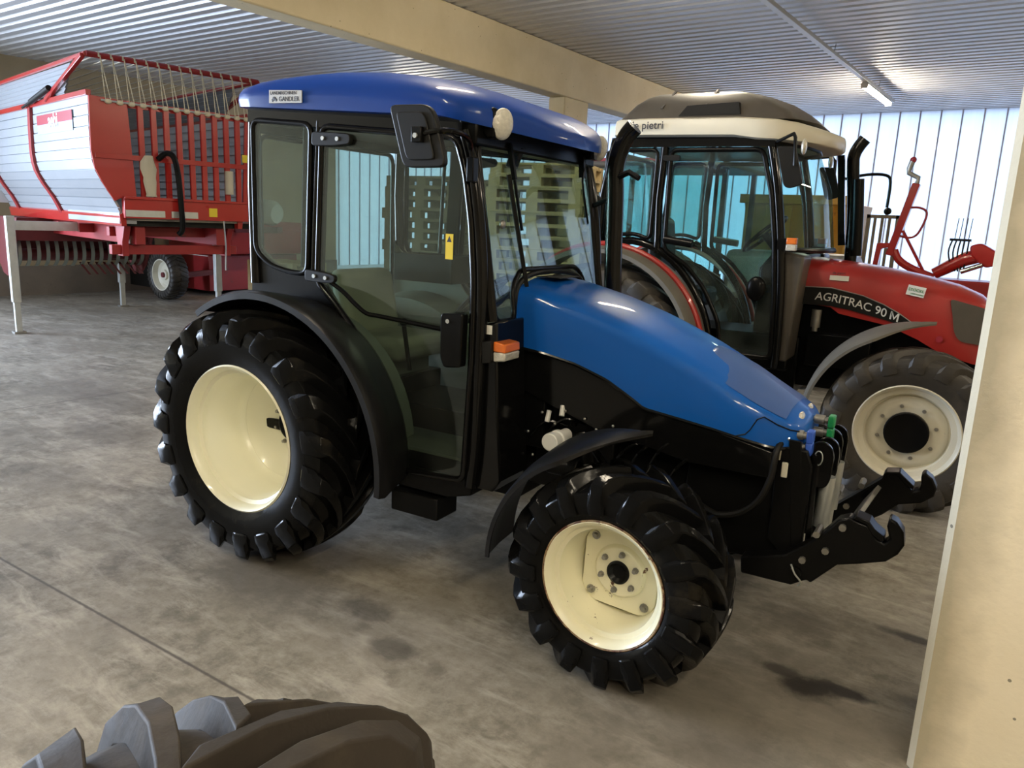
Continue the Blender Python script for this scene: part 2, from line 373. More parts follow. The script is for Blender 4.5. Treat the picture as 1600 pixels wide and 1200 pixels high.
def add_wheel(par, name, cx, cy, cz, R, W, rr, n, lh, rimmat, disc, outer=-1, tyre='rubber', rz=0, hub_r=.07, nuts=8, nut_r=.11, kind='rear', sweep=.5, rimlabel=None):
    """tyre is the part, rim / hub / nuts its sub-parts; outer = -1: outside faces -y"""
    t = tyre_mb(R, W, rr, n, lh, sweep=sweep, side=1, base=.046*R/.65+.008, top=.021*R/.65+.005).build(name, tyre, par, loc=(cx, cy, cz), sharp=28, bevel=.004, seg=1)
    t.rotation_euler = (0, 0, rz)
    b = MB(); hw = W*.43; s = outer; d = disc
    # rim barrel from the outer flange inwards
    if kind == 'rear':
        prof = [(s*hw, rr+.022), (s*(hw+.008), rr+.012), (s*hw, rr+.004), (s*(hw-.018), rr-.008), (s*(hw-.05), rr-.010), (s*(hw-.06), rr-.028), (s*(hw-.10), rr-.034), (s*(hw-.115), rr-.045), (s*(d+.10), rr-.052), (s*(d+.06), rr-.075), (s*(d+.02), rr-.13), (s*d, rr-.17), (s*(d-.012), .12), (s*(d-.012), 0.0)]
    elif kind == 'dish':
        prof = [(s*hw, rr+.018), (s*(hw+.006), rr+.010), (s*hw, rr+.003), (s*(hw-.012), rr-.008), (s*(hw-.030), rr-.012), (s*(hw-.040), rr-.045), (s*(d-.01), rr-.052), (s*(d-.015), rr-.062), (s*d, rr-.075), (s*(d+.006), rr-.11), (s*d, rr-.15), (s*(d-.004), 0)]
    else:
        prof = [(s*hw, rr+.018), (s*(hw+.006), rr+.010), (s*hw, rr+.003), (s*(hw-.012), rr-.008), (s*(hw-.038), rr-.012), (s*(hw-.046), rr-.030), (s*(d+.03), rr-.040), (s*(d-.03), rr-.055), (s*(d-.055), rr-.075), (s*(d-.06), .10)]
    b.lathe(prof, seg=64)
    b.lathe([(-s*hw, rr+.022), (-s*hw, rr-.02), (s*(d-.08), rr-.03), (s*(d-.02), rr-.06)], seg=48)
    rim = b.build('rim', rimmat, t, sharp=40)
    if kind == 'dish': pass
    elif kind == 'rear':
        MB().tube([((rr-.075)*cos(a), s*(d+.055), (rr-.075)*sin(a)) for a in [2*PI*i/48 for i in range(48)]], .005, 6, True).build('weld_ring', rimmat, t)
    else:
        # bolted plate with cut corners
        q = MB(); pr = rr-.045; pts = []
        for k in range(4):
            a = PI/2*k+.75
            for da, f in ((-.24, .97), (-.10, 1.0), (.10, 1.0), (.24, .97)): pts.append((pr*f*cos(a+da), pr*f*sin(a+da)))
        q.prism(pts, 'y', s*(d-.006), s*(d+.006))
        q.lathe([(s*(d+.004), nut_r+.035), (s*(d+.022), nut_r+.022), (s*(d+.022), hub_r-.01)], seg=40)
        q.build('rim_plate', rimmat, t, bevel=.003)
        for k in range(4):
            a = PI/2*k+.75; c0 = MB().lathe([(0, .018), (s*.006, .018), (s*.006, .011), (s*.018, .010), (s*.018, 0)], (pr*.86*cos(a), s*(d+.006), pr*.86*sin(a)), 10)
            c0.build('rim_bolt', 'steel', t)
    ho = .004 if kind == 'rear' else .03
    hb = MB().lathe([(s*(d-.06), hub_r), (s*(d+ho), hub_r), (s*(d+ho+.004), hub_r-.008), (s*(d+ho-.01), hub_r*.55), (s*(d+ho-.008), 0)], seg=32).build('hub', 'black', t)
    nm = MB().lathe([(0, .013), (s*.006, .013), (s*.006, .009), (s*.020, .0085), (s*.020, 0)], (0, 0, 0), 8); proto = None
    for k in range(nuts):
        a = 2*PI*(k+.35)/nuts; yy = s*(d+(-.012 if kind == 'rear' else 0. if kind == 'dish' else .022))
        if proto is None: proto = nm.build('wheel_nut', 'steel', t); o = proto
        else: o = proto.copy(); COL.objects.link(o); o.parent = t
        o.location = (nut_r*cos(a), yy, nut_r*sin(a))
    return t
def arc_fender(c, rn, rf, y0, y1, a0, a1, th=.012, seg=28, lip=.03, taper=0, rfun=None):
    """ruled strip between two arcs (near lip / far edge) with thickness; angles in the x-z plane"""
    rings = []
    for i in range(seg+1):
        t = i/seg; a = a0+(a1-a0)*t
        r0 = rn if not callable(rn) else rn(t); r1 = rf if not callable(rf) else rf(t)
        yy = y0+(taper*max(0, (t-.68)/.32)**1.3 if taper else 0)
        kk = max(0, (t-.68)/.32)**1.3 if taper else 0
        r0 = r0+(r1-r0)*kk; lp = lip*(1-kk)
        P = lambda r, y: (c[0]+r*cos(a), y, c[1]+r*sin(a))
        ym = (yy+y1)/2
        rings.append([P(r0-lp, yy), P(r0, yy), P(r0+.012*(1-kk), yy+.03*(1-kk)), P((r0+r1)/2+.012, ym), P(r1, y1), P(r1-th, y1), P((r0+r1)/2-th+.01, ym), P(r0+.012*(1-kk)-th, yy+.04*(1-kk)), P(r0-th, yy+.012*(1-kk)), P(r0-max(lp, th), yy+.008*(1-kk))])
    return MB().loft(rings)

# ------------------------------------------------------------------ camera frame
PSI = -.0925; RZ = -PSI
RM = Matrix.Rotation(RZ, 3, 'Z')      # vehicle frame -> hall frame
def H(x, y, z=0): return RM @ Vector((x, y, z))
CAMP = H(3.0167, -3.4288, 1.7798)
def make_cam():
    yaw, pitch, roll = 2.0932-PSI, .2102, .0448
    f = Vector((cos(yaw)*cos(pitch), sin(yaw)*cos(pitch), -sin(pitch)))
    r = f.cross(Vector((0,0,1))).normalized(); u = r.cross(f)
    r2 = cos(roll)*r+sin(roll)*u; u2 = -sin(roll)*r+cos(roll)*u
    cd = bpy.data.cameras.new('camera'); cd.sensor_width = 36; cd.lens = 1197.5/1600*36; cd.clip_start = .05; cd.clip_end = 300
    o = bpy.data.objects.new('camera', cd); COL.objects.link(o)
    m = Matrix((r2, u2, -f)).transposed().to_4x4(); m.translation = CAMP
    o.matrix_world = m; scene.camera = o
make_cam()

# ================================================================== THE HALL
HC = 4.25; X0, X1, Y0, Y1 = -12.5, 9., -9.5, 14.5
struct(MB().box(X0-.2, X1+.2, Y0-.2, Y1+.2, -.2, 0).build('floor', 'floor'))
def corr(x0, x1, y0, y1, z, pitch=.207, d=.036):
    rings = []; y = y0
    a = []
    while y < y1:
        for dy, dz in ((0, 0), (.56*pitch, 0), (.66*pitch, d), (.90*pitch, d)): a.append((y+dy, z+dz))
        y += pitch
    top = [(p, z+d+.03) for p in (y1+pitch, y0)]
    mb = MB(); n = len(a)
    vs = [(x0, p, q) for p, q in a]+[(x1, p, q) for p, q in a]
    mb.add(vs, [(i, i+1, n+i+1, n+i) for i in range(n-1)])
    mb.box(x0, x1, y0, y1, z+d+.004, z+d+.12)
    return mb
struct(corr(X0-.2, X1+.2, Y0-.2, Y1+.2, HC).build('ceiling', 'ceil', sharp=20))
def beam(x0, x1, name):
    return struct(MB().box(x0, x1, Y0+.01, Y1-.01, HC-.655, HC-.003).build(name, 'conc', bevel=.018))
beam(-3.35, -3.05, 'trim_1'); beam(3.13, 3.50, 'trim_2')
struct(MB().box(-3.34, -3.06, 6.92, 7.60, 0.002, HC-.657).build('trim_3', 'conc', bevel=.012))
# big pillar at the right with a chamfered, paler corner
px0, py0, c = 3.137, -.435, .022
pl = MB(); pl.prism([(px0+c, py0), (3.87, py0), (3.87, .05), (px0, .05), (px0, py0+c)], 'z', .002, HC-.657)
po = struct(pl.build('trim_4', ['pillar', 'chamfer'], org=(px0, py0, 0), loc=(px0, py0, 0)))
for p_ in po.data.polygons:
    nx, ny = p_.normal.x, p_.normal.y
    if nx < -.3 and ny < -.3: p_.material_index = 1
# walls
w = MB(); w.box(X0-.3, X0, -1.2, 10.9, .002, HC); w.box(X0-.3, X0, Y0-.2, -8.2, .002, HC); w.box(X0-.3, X0, -8.2, -1.2, 3.95, HC); struct(w.build('wall_left', 'conc_wall'))
struct(MB().box(X0, X0+.04, -1.2, 10.9, .0, .55).build('baseboard_left', 'conc_dark'))
def panel_wall(name, a0, a1, fixed, axis, z0, z1):
    mb = MB(); step = .0375; n = int((a1-a0)/step)
    P = (lambda a, d, z: (a, fixed+d, z)) if axis == 'x' else (lambda a, d, z: (fixed-d, a, z))
    vs = []
    for i in range(n+1):
        for z in (z0, z1): vs.append(P(a0+i*step, (0, .008)[i % 2], z))
    mb.add(vs, [(2*i, 2*i+2, 2*i+3, 2*i+1) for i in range(n)])
    mb.cur = 1; a = a0+.1
    while a < a1:
        p, q = P(a-.012, -.02, z0), P(a+.012, .02, z1)
        mb.box(min(p[0], q[0]), max(p[0], q[0]), min(p[1], q[1]), max(p[1], q[1]), z0, z1); a += .368
    return struct(mb.build(name, ['poly', 'seam'], sharp=80))
panel_wall('wall_back', X0, X1, Y1, 'x', .4, HC)
struct(MB().box(X0, X1, Y1-.05, Y1+.1, .0, .4).build('baseboard_back', 'conc_dark'))
panel_wall('window_1', 10.9, Y1, X0, 'y', .4, HC)
struct(MB().box(X1, X1+.2, Y0-.2, Y1, .002, HC).build('wall_right', 'conc_wall'))
struct(MB().box(X0, X1, Y0-.2, Y0, .002, HC).build('wall_front', 'conc_wall'))
g = MB().box(-60, 60, -70, Y0-.2, -.21, -.01); g.box(-60, 60, Y1+.2, 70, -.21, -.01)
g.box(-60, X0-.3, Y0-.2, Y1+.2, -.21, -.01)
struct(g.build('floor_yard', 'outside'))

# lamps: long trunking rail with tube fittings
rl = thing('lamp_rail', 'long white lighting rail hung lengthways under the corrugated ceiling', 'lamp rail', (.37, 0, HC))
MB().box(.335, .405, -9., 12.2, HC-.165, HC-.115).build('rail_channel', 'lampbody', rl, org=(.37, 0, HC), bevel=.004)
for k, y in enumerate((-7, -4, -1, 2, 5.05, 8.1, 11.0)):
    MB().tube([(.37, y, HC-.115), (.37, y, HC-.06), (.37, y+.02, HC-.002)], .005, 6).build('hanger', 'steel', rl, org=(.37, 0, HC))
def lamp(x, y, label, L=1.5, tube='tube_warm'):
    t = thing('fluorescent_lamp', label, 'lamp', (x, y, HC-.165), 0, None)
    o = (x, y, HC-.165)
    MB().prism([(x-.03, HC-.166), (x+.03, HC-.166), (x+.055, HC-.20), (x+.055, HC-.212), (x-.055, HC-.212), (x-.055, HC-.20)], 'y', y-L/2, y+L/2).build('housing', 'lampbody', t, org=o)
    for s in (-1, 1):
        MB().box(x-.05, x+.05, y+s*L/2-.01, y+s*L/2+.02, HC-.262, HC-.19).build('end_cap', 'lampbody', t, org=o)
        MB().cyl((x+s*.026, y-L/2+.01, HC-.236), (x+s*.026, y+L/2-.01, HC-.236), .018, seg=10).build('tube', tube, t, org=o)
    top = HC-.1655 if abs(x-.37) < .01 else HC+.002
    for s in (-1, 1): MB().cyl((x, y+s*L*.3, HC-.20), (x, y+s*L*.3, top), .006, seg=6).build('hanger', 'steel', t, org=o)
    return t
lamp(.37, 10.95, 'glowing fluorescent tube lamp at the far end of the ceiling rail', 1.9)
for y in (3.9, .2, -3.6): lamp(.37, y, 'fluorescent lamp on the rail, %s' % {3.9: 'nearest the roof beam crossing above the hood', .2: 'above the blue tractor', -3.6: 'nearest the front wall', -7: 'closest to the front wall'}[y], 1.5)
for y in (-4.5, .5, 5.5): lamp(6.3, y, 'fluorescent lamp in the right-hand bay, %s' % {-4.5: 'nearest the front wall', .5: 'behind the pillar', 5.5: 'nearest the back wall'}[y], 1.5)
lamp(4.7, -5.3, 'unseen fluorescent lamp added to brighten the pillar and right side, nearer the front wall', 1.5)  # added out of view for more warm light on pillar and right side
lamp(4.7, -3.1, 'unseen fluorescent lamp added close by to brighten the big concrete pillar and right floor', 1.5)  # unseen extra fitting, set near the pillar to brighten it and the floor
lamp(3.3, -5.6, 'unseen fluorescent lamp added under the right roof beam to light the pillar front', 1.5)  # unseen fill lamp added so warm light falls on the pillar face
for y in (9,): lamp(-7.9, y, 'fluorescent lamp in the left bay towards the back wall', 1.5)

# ================================================================== BLUE TRACTOR
BT = thing('blue_tractor', 'glossy blue compact tractor with cream wheels parked in the foreground', 'tractor', H(0, 0, 0), RZ)
def P(mb, name, ma, par=BT, org=(0, 0, 0), **k): return mb.build(name, ma, par, org=org, **k)
rw = add_wheel(BT, 'rear_wheel', 0, -.745, .649, .650, .42, .358, 19, .052, 'cream', -.185, nuts=8, nut_r=.118, hub_r=.088)
fwh = add_wheel(BT, 'front_wheel', 2.003, -.765, .435, .442, .33, .240, 16, .046, 'cream_rust', -.03, kind='front', nuts=6, nut_r=.078, hub_r=.048, rz=-.06, sweep=.5)
MB().tube([(.256*cos(a), -.144, .256*sin(a)) for a in [2*PI*i/64 for i in range(64)]], .0045, 6, True).build('rim_edge', 'rust', fwh)
for src, loc, rz in ((rw, (0, .745, .649), PI), (fwh, (2.003, .765, .435), PI-.06)):
    c_ = dup(src, BT); c_.location = loc; c_.rotation_euler = (0, 0, rz)
# hood ---------------------------------------------------------------
ZL = [(1.23, 1.212), (1.40, 1.194), (1.56, 1.166), (1.72, 1.114), (1.83, 1.055), (1.90, 1.012), (2.05, .992), (2.2, .970), (2.33, .946), (2.45, .925), (2.545, .93)]
ZC = [(1.23, 1.462), (1.36, 1.445), (1.62, 1.387), (1.81, 1.325), (2.03, 1.240), (2.2, 1.158), (2.37, 1.072), (2.46, 1.035), (2.52, 1.01), (2.545, .99)]
WW = [(1.23, .345), (1.8, .338), (2.1, .325), (2.3, .312), (2.42, .292), (2.48, .268), (2.52, .235), (2.545, .19)]
def hood_ring(x, lift=0):
    zl, zc, W = interp(x, ZL), interp(x, ZC), interp(x, WW)
    k = min(1, max(0, (2.56-x)/.25)); k = .35+.65*k
    half = [(W, zl), (W+.004, zl+(zc-zl)*.45), (W, zc-.05*k), (W-.006, zc-.012*k), (W-.025, zc+.010*k), (W-.085, zc+.028*k), (W*.45, zc+.050*k), (0, zc+.058*k)]
    return [(x, -y, z+lift) for y, z in half]+[(x, y, z+lift) for y, z in half[-2::-1]]
xs = [1.23, 1.26, 1.36, 1.48, 1.6, 1.7, 1.78, 1.83, 1.87, 1.90, 1.98, 2.06, 2.14, 2.22, 2.30, 2.37, 2.42, 2.46, 2.49, 2.515, 2.533, 2.545]
P(MB().loft([hood_ring(x) for x in xs]), 'hood', 'blue', sharp=60)
tp = []
for x in [2.10, 2.105, 2.12, 2.14, 2.17, 2.20, 2.24, 2.28, 2.34, 2.40, 2.445, 2.475]:
    r = hood_ring(x); f = .45+.55*min(1, (x-2.10)/.14)**.5 ; tp.append([(q[0], q[1]*f*.99, q[2]+.0035) for q in r[4:-4]])
P(MB().loft(tp, closed=False), 'hood_front_panel', 'blue_faded', sharp=60)
# seam of the lower nose piece and black trim along the lower edge
def hside(x, z, s=-1): return (x, s*(interp(x, WW)+.0035), z)
for s in (-1, 1):
    P(MB().tube([hside(x, z, s) for x, z in ((2.300, .952), (2.335, .964), (2.352, .985), (2.375, 1.032), (2.40, 1.046), (2.45, 1.020), (2.50, .999), (2.53, .99))], .0028, 6), 'hood_seam', 'black')
    P(MB().tube([(x, s*(interp(x, WW)-.004), interp(x, ZL)-.008) for x in [1.24+.026*i for i in range(49)]], .0085, 6), 'hood_trim', 'black_gloss')
P(MB().prism([(1.19, -.17), (1.31, -.17), (1.31, .06), (1.19, .06)], 'z', 1.52, 1.5235).xf(Matrix.Translation((0.065, 0, .0))), 'hood_vent', 'black_matte')
# bright badge and lamp on the nose
P(MB().sph((2.512, -.10, 1.022), (.014, .045, .026)), 'headlamp', 'lens'); P(MB().sph((2.512, .10, 1.022), (.014, .045, .026)), 'headlamp', 'lens')
# arched rubber seal between hood and windscreen
arch = smooth_poly([(1.245, -.372, 1.20), (1.250, -.372, 1.40), (1.245, -.345, 1.475), (1.238, -.26, 1.520), (1.23, -.1, 1.538), (1.23, .1, 1.538), (1.238, .26, 1.520), (1.245, .345, 1.475), (1.25, .372, 1.40), (1.245, .372, 1.20)], 5)
P(MB().tube(arch, .014, 8), 'hood_seal', 'black_matte')
# engine side panels, block, chassis
for s in (-1, 1):
    poly = [(1.27, 1.20), (1.45, 1.18), (1.56, 1.155), (1.72, 1.10), (1.83, 1.04), (1.9, 1.0), (2.2, .96), (2.45, .91), (2.45, .80), (2.1, .80), (1.95, .83), (1.7, .86), (1.45, .94), (1.27, 1.0)]
    P(MB().prism(poly, 'y', s*.318, s*.300), 'engine_side_panel', 'black_gloss', bevel=.004)
eb = MB(); eb.box(1.2, 2.25, -.2, .2, .50, .98); eb.box(.35, 1.25, -.24, .24, .42, .8); eb.box(-.2, .4, -.26, .26, .40, .9)
eb.box(1.35, 1.75, -.27, .27, .60, .80); eb.box(1.28, 1.4, -.3, .3, .72, 1.0)
for i in range(7): eb.cyl((1.33+.1*i, -.24, .84), (1.33+.1*i, -.24, .94), .018, seg=8)
eb.cyl((1.44, -.30, .66), (1.60, -.30, .66), .05); eb.cyl((1.62, -.26, .60), (1.62, -.26, .80), .045)
P(eb, 'engine_block', 'black', bevel=.006)
eh = MB()
for k in range(9):
    x = 1.3+.09*k; z = .72+.03*math.sin(k*2.1)
    eh.tube(smooth_poly([(x, -.27, z), (x+.05, -.315, z+.08), (x+.12, -.30, z+.14), (x+.2, -.25, z+.12)], 4), .0075, 6)
P(eh, 'engine_hose', 'black_gloss')
en = MB()
for (x, z) in ((1.40, .905), (1.47, .86), (1.52, .93), (1.62, .91), (1.68, .87), (1.76, .90), (1.33, .80), (1.36, .69), (1.85, .86)): en.sph((x, -.325, z), (.007, .006, .007), 8, 6)
P(en, 'bolt', 'steel')
P(MB().cyl((1.43, -.31, .915), (1.43, -.33, .865), .012, seg=8).cyl((1.50, -.31, .95), (1.505, -.33, .905), .013, seg=8), 'hose_fitting', 'white_plastic')
P(MB().lathe([(-.5, 0), (-.5, .036), (-.495, .041), (-.46, .041), (-.455, .034), (-.435, .034), (-.43, .041), (-.41, .041), (-.405, .03), (-.33, .03)], (1.535, 0, .822), 24), 'filter', 'white_plastic', label=None) if False else P(MB().lathe([(-.5, 0), (-.5, .036), (-.495, .041), (-.46, .041), (-.455, .034), (-.435, .034), (-.43, .041), (-.41, .041), (-.405, .03), (-.33, .03)], (1.535, 0, .822), 24), 'filter', 'white_plastic')
ax = MB(); ax.tube([(2.003, -.66, .425), (2.003, -.3, .45), (2.003, .3, .45), (2.003, .66, .425)], [.09, .065, .065, .09], 14); ax.box(1.93, 2.08, -.12, .12, .36, .56)
for s in (-1, 1): ax.cyl((2.003, s*.70, .425), (2.003, s*.58, .425), .13, .10, 20)
P(ax, 'front_axle', 'black', bevel=.005)
rx = MB(); rx.cyl((0, -.54, .649), (0, .54, .649), .10, seg=18); rx.cyl((0, -.54, .649), (0, -.46, .649), .2, seg=24); rx.cyl((0, .54, .649), (0, .46, .649), .2, seg=24)
P(rx, 'rear_axle', 'black')
fs = MB(); fs.prism([(2.1, .93), (2.5, .90), (2.53, .80), (2.56, .55), (2.50, .42), (2.2, .40), (2.08, .5)], 'y', -.24, .24)
fs.prism([(2.46, .93), (2.575, .925), (2.60, .86), (2.60, .50), (2.53, .46), (2.46, .52)], 'y', -.26, -.235); fs.prism([(2.46, .93), (2.575, .925), (2.60, .86), (2.60, .50), (2.53, .46), (2.46, .52)], 'y', .235, .26)
P(fs, 'front_support', 'black', bevel=.006)
# cab ---------------------------------------------------------------
CY = .60
A_front = [(1.10, 2.14), (1.150, 1.98), (1.190, 1.76), (1.215, 1.50), (1.215, 1.18), (1.21, .76), (1.19, .57)]
for s in (-1, 1):
    y = s*CY
    fr = MB()
    fr.tube([(x, y, z) for x, z in smooth_poly([(a, b, 0) for a, b in A_front], 3) and [(v.x, v.y) for v in smooth_poly([(a, b, 0) for a, b in A_front], 3)]], .030, 8)
    fr.tube([(.275, y, 2.2), (.255, y, 1.9), (.225, y, 1.44)], .026, 8)
    fr.tube([(-.19, y*.98, 2.26), (-.205, y*.985, 1.9), (-.19, y, 1.40)], .032, 8)
    fr.obox((-.20, y*.98, 2.235), (1.10, y*.98, 2.145), .07, .06)
    P(fr, 'cab_pillar_frame', 'black_gloss', sharp=50)
    plate = [(-.225, 2.285), (1.10, 2.20), (1.10, 2.11), (.305, 2.165), (.235, 2.18), (-.16, 2.208), (-.205, 2.16)]
    P(MB().prism(plate, 'y', y-s*.004, y-s*.03), 'cab_side_header', 'black')
    P(MB().prism([(.215, 2.19), (.30, 2.19), (.262, 1.43), (.18, 1.46)], 'y', y-s*.004, y-s*.03), 'cab_side_post', 'black')
    # body panel between side window and fender, following the wheel arch
    ring_o = [(-.215, 1.62), (-.16, 1.56), (-.06, 1.495), (.08, 1.468), (.205, 1.47), (.27, 1.43), (.36, 1.325), (.50, 1.185), (.60, 1.04), (.675, .90), (.72, .75), (.735, .57)]
    ring_i = [(-.235, 1.22), (-.19, 1.24), (-.10, 1.26), (.05, 1.27), (.18, 1.24), (.25, 1.22), (.34, 1.20), (.44, 1.09), (.53, .97), (.60, .84), (.64, .70), (.65, .55)]
    bp_ = MB(); n = len(ring_o)
    vs = [(a, y, b) for a, b in ring_o]+[(a, y, b) for a, b in ring_i]+[(a, y-s*.03, b) for a, b in ring_o]+[(a, y-s*.03, b) for a, b in ring_i]
    bp_.add(vs, [(i, i+1, n+i+1, n+i) for i in range(n-1)]+[(2*n+i, 3*n+i, 3*n+i+1, 2*n+i+1) for i in range(n-1)]+[(i, 2*n+i, 2*n+i+1, i+1) for i in range(n-1)]+[(n+i, n+i+1, 3*n+i+1, 3*n+i) for i in range(n-1)])
    P(bp_, 'cab_side_panel', 'black')
    P(MB().prism(ring_o+ring_i[::-1], 'y', y-s*.032, y-s*.045), 'side_lining', 'interior')
# header, rear frame, lower body
hd = MB(); hd.box(1.07, 1.16, -.60, .60, 2.085, 2.215); hd.box(-.22, -.17, -.58, .58, 2.16, 2.27); P(MB().box(-.24, -.18, -.58, .58, .95, 1.22), 'rear_panel', 'black')
hd.box(-.22, 1.14, -.595, .595, 2.20, 2.225)
P(hd, 'cab_header', 'black', bevel=.01)
lb = MB(); lb.prism([(.66, .60), (1.19, .60), (1.19, .52), (1.05, .48), (.62, .48), (.60, .54)], 'y', -.59, .59)
lb.box(.74, 1.02, -.62, -.45, .36, .47); lb.box(-.2, .66, -.56, .56, .60, .66)
P(lb, 'cab_floor', 'black', bevel=.008)
for s in (-1, 1):
    # cowl between the front pillar and the hood, below the windscreen
    cw = MB(); cw.prism([(1.215, 1.325), (1.29, 1.345), (1.295, 1.20), (1.31, .95), (1.34, .62), (1.30, .56), (1.20, .56)], 'y', s*.585, s*.33)
    P(cw, 'cowl_panel', 'black_gloss', bevel=.01)
    th_ = thing if False else None
    il = P(MB().prism([(1.235, 1.252), (1.285, 1.262), (1.285, 1.165), (1.24, 1.155)], 'y', s*.62, s*.50), 'indicator_lamp', 'black_matte', bevel=.004)
    o1 = MB().prism([(1.283, 1.258), (1.345, 1.25), (1.347, 1.212), (1.283, 1.212)], 'y', s*.60, s*.47).build('amber_lens', 'orange', il, bevel=.006); o1['label'] = 'amber upper lens'
    o2 = MB().prism([(1.283, 1.211), (1.347, 1.211), (1.344, 1.175), (1.285, 1.168)], 'y', s*.60, s*.47).build('clear_lens', 'lens', il, bevel=.006); o2['label'] = 'clear ribbed lower lens'
P(MB().box(1.232, 1.268, -.5885, -.586, 1.285, 1.325), 'white_label', 'white')
# glass ---------------------------------------------------------------
def rounded(poly, r=.05, n=4):
    out = []; m = len(poly)
    for i in range(m):
        p = Vector(poly[i]); a = Vector(poly[i-1]); b = Vector(poly[(i+1) % m])
        ra = min(r, (a-p).length*.45); rb = min(r, (b-p).length*.45); s_ = p+(a-p).normalized()*ra; e_ = p+(b-p).normalized()*rb
        for k in range(n+1):
            t = k/n; q = (1-t)**2*s_+2*t*(1-t)*p+t*t*e_; out.append((q.x, q.y))
    return out
door_poly = rounded([(.305, 2.175), (1.075, 2.115), (1.125, 1.98), (1.165, 1.76), (1.188, 1.50), (1.188, 1.15), (1.165, .60), (.765, .575), (.755, .76), (.70, .93), (.62, 1.08), (.51, 1.22), (.38, 1.345), (.265, 1.44)], .045, 3)
side_poly = rounded([(-.165, 2.215), (.235, 2.185), (.20, 1.475), (.08, 1.475), (-.06, 1.50), (-.165, 1.57)], .05, 4)
for s in (-1, 1):
    yd = s*(CY+.022)
    dr = P(MB().tube([(a, yd, b) for a, b in door_poly], .016, 8, True), 'door', 'black_gloss', sharp=60)
    MB().prism(door_poly, 'y', yd-.003, yd+.003).build('door_glass', 'glass', dr)
    def hinge(pts):
        hb = MB().prism(pts, 'y', yd+s*.004, yd+s*.028).build('hinge', 'black_matte', dr, bevel=.004)
        return hb
    hinge(rounded([(.262, 2.150), (.40, 2.143), (.50, 2.135), (.50, 2.09), (.40, 2.082), (.258, 2.085)], .02, 3))
    hinge(rounded([(.205, 1.50), (.34, 1.492), (.405, 1.482), (.40, 1.445), (.34, 1.440), (.205, 1.442)], .02, 3))
    for bx, bz in ((.335, 2.117), (.425, 2.113), (.27, 1.470), (.345, 1.466)): MB().cyl((bx, yd+s*.028, bz), (bx, yd+s*.034, bz), .010, seg=10).build('hinge_bolt', 'galv', dr)
    MB().tube(smooth_poly([(.36, yd+s*.012, 1.448), (.45, yd+s*.02, 1.41), (.53, yd+s*.02, 1.355), (.60, yd+s*.02, 1.318), (.68, yd+s*.02, 1.312), (1.04, yd+s*.02, 1.290)], 4), .011, 8).build('door_bar', 'black_gloss', dr)
    MB().prism(rounded([(1.052, 1.365), (1.17, 1.375), (1.165, 1.135), (1.075, 1.125), (1.055, 1.17)], .015, 3), 'y', yd+s*.006, yd+s*.055).build('door_handle', 'black', dr, bevel=.006)
    MB().cyl((1.095, yd+s*.054, 1.335), (1.095, yd+s*.062, 1.335), .010, seg=12).build('lock', 'chrome', dr)
    sw = P(MB().tube([(a, yd, b) for a, b in side_poly], .014, 8, True), 'side_window', 'black', sharp=60)
    MB().prism(side_poly, 'y', yd-.003, yd+.003).build('side_window_glass', 'glass', sw)
yl = P(MB().box(1.035, 1.075, -.6205, -.6195, 1.60, 1.71).xf(Matrix.Translation((0, -.006, 0))), 'warning_label', 'yellow')
sg = MB().add([(1.042, -.6275, 1.675), (1.068, -.6275, 1.675), (1.055, -.6275, 1.702)], [(0, 1, 2)]).build('warning_sign', 'ink', yl)
# windscreen with an arch over the hood
def wx(z): return 1.265-(z-1.33)*.165
wp = [(-.555, 1.335), (-.385, 1.335), (-.385, 1.41), (-.355, 1.492), (-.27, 1.545), (-.1, 1.568), (.1, 1.568), (.27, 1.545), (.355, 1.492), (.385, 1.41), (.385, 1.335), (.555, 1.335), (.555, 2.10), (-.555, 2.10)]
wr = P(MB().tube([(wx(z), y, z) for y, z in rounded([(-.557, 1.335), (-.385, 1.335), (-.385, 1.48), (-.3, 1.556), (.3, 1.556), (.385, 1.48), (.385, 1.335), (.557, 1.335), (.557, 2.10), (-.557, 2.10)], .05, 4)], .013, 8, True), 'windscreen', 'black', sharp=60)
gw = MB(); n = len(wp); gw.add([(wx(z)-.002, y, z) for y, z in wp]+[(wx(z)+.003, y, z) for y, z in wp], [tuple(range(n)), tuple(range(2*n-1, n-1, -1))]+[(i, (i+1) % n, n+(i+1) % n, n+i) for i in range(n)]); gw.build('windscreen_glass', 'glass', wr)
for s in (-1, 1): P(MB().tube([(1.10, s*.565, 2.14), (1.145, s*.57, 1.98), (1.20, s*.572, 1.72), (1.262, s*.575, 1.34)], .024, 8), 'front_pillar', 'black_gloss')
rg = P(MB().tube([(-.215, y, z) for y, z in rounded([(-.54, 1.24), (.54, 1.24), (.54, 2.15), (-.54, 2.15)], .06, 4)], .013, 8, True), 'rear_window', 'black')
MB().box(-.218, -.213, -.54, .54, 1.24, 2.15).build('rear_window_glass', 'glass', rg)
# wiper
wi = MB(); wi.obox((1.162, -.33, 2.12), (1.190, -.315, 1.96), .016, .02); wi.obox((1.190, -.315, 1.96), (1.226, -.29, 1.735), .008, .012); wi.obox((1.192, -.375, 1.98), (1.262, -.275, 1.46), .010, .018)
P(wi, 'wiper', 'black')
wi2 = MB(); wi2.tube(smooth_poly([(1.18, .45, 2.09), (1.19, .40, 2.0), (1.205, .47, 1.78)], 4), .006, 6); wi2.obox((1.165, .43, 2.13), (1.175, .43, 2.02), .03, .03)
P(wi2, 'screen_stay', 'black')
P(MB().sph((1.205, -.43, 1.76), (.012, .02, .02)), 'wiper_pivot', 'steel')
P(MB().obox((1.14, -.20, 2.12), (1.10, -.20, 2.02), .04, .05), 'sun_visor', 'black_matte', bevel=.006)
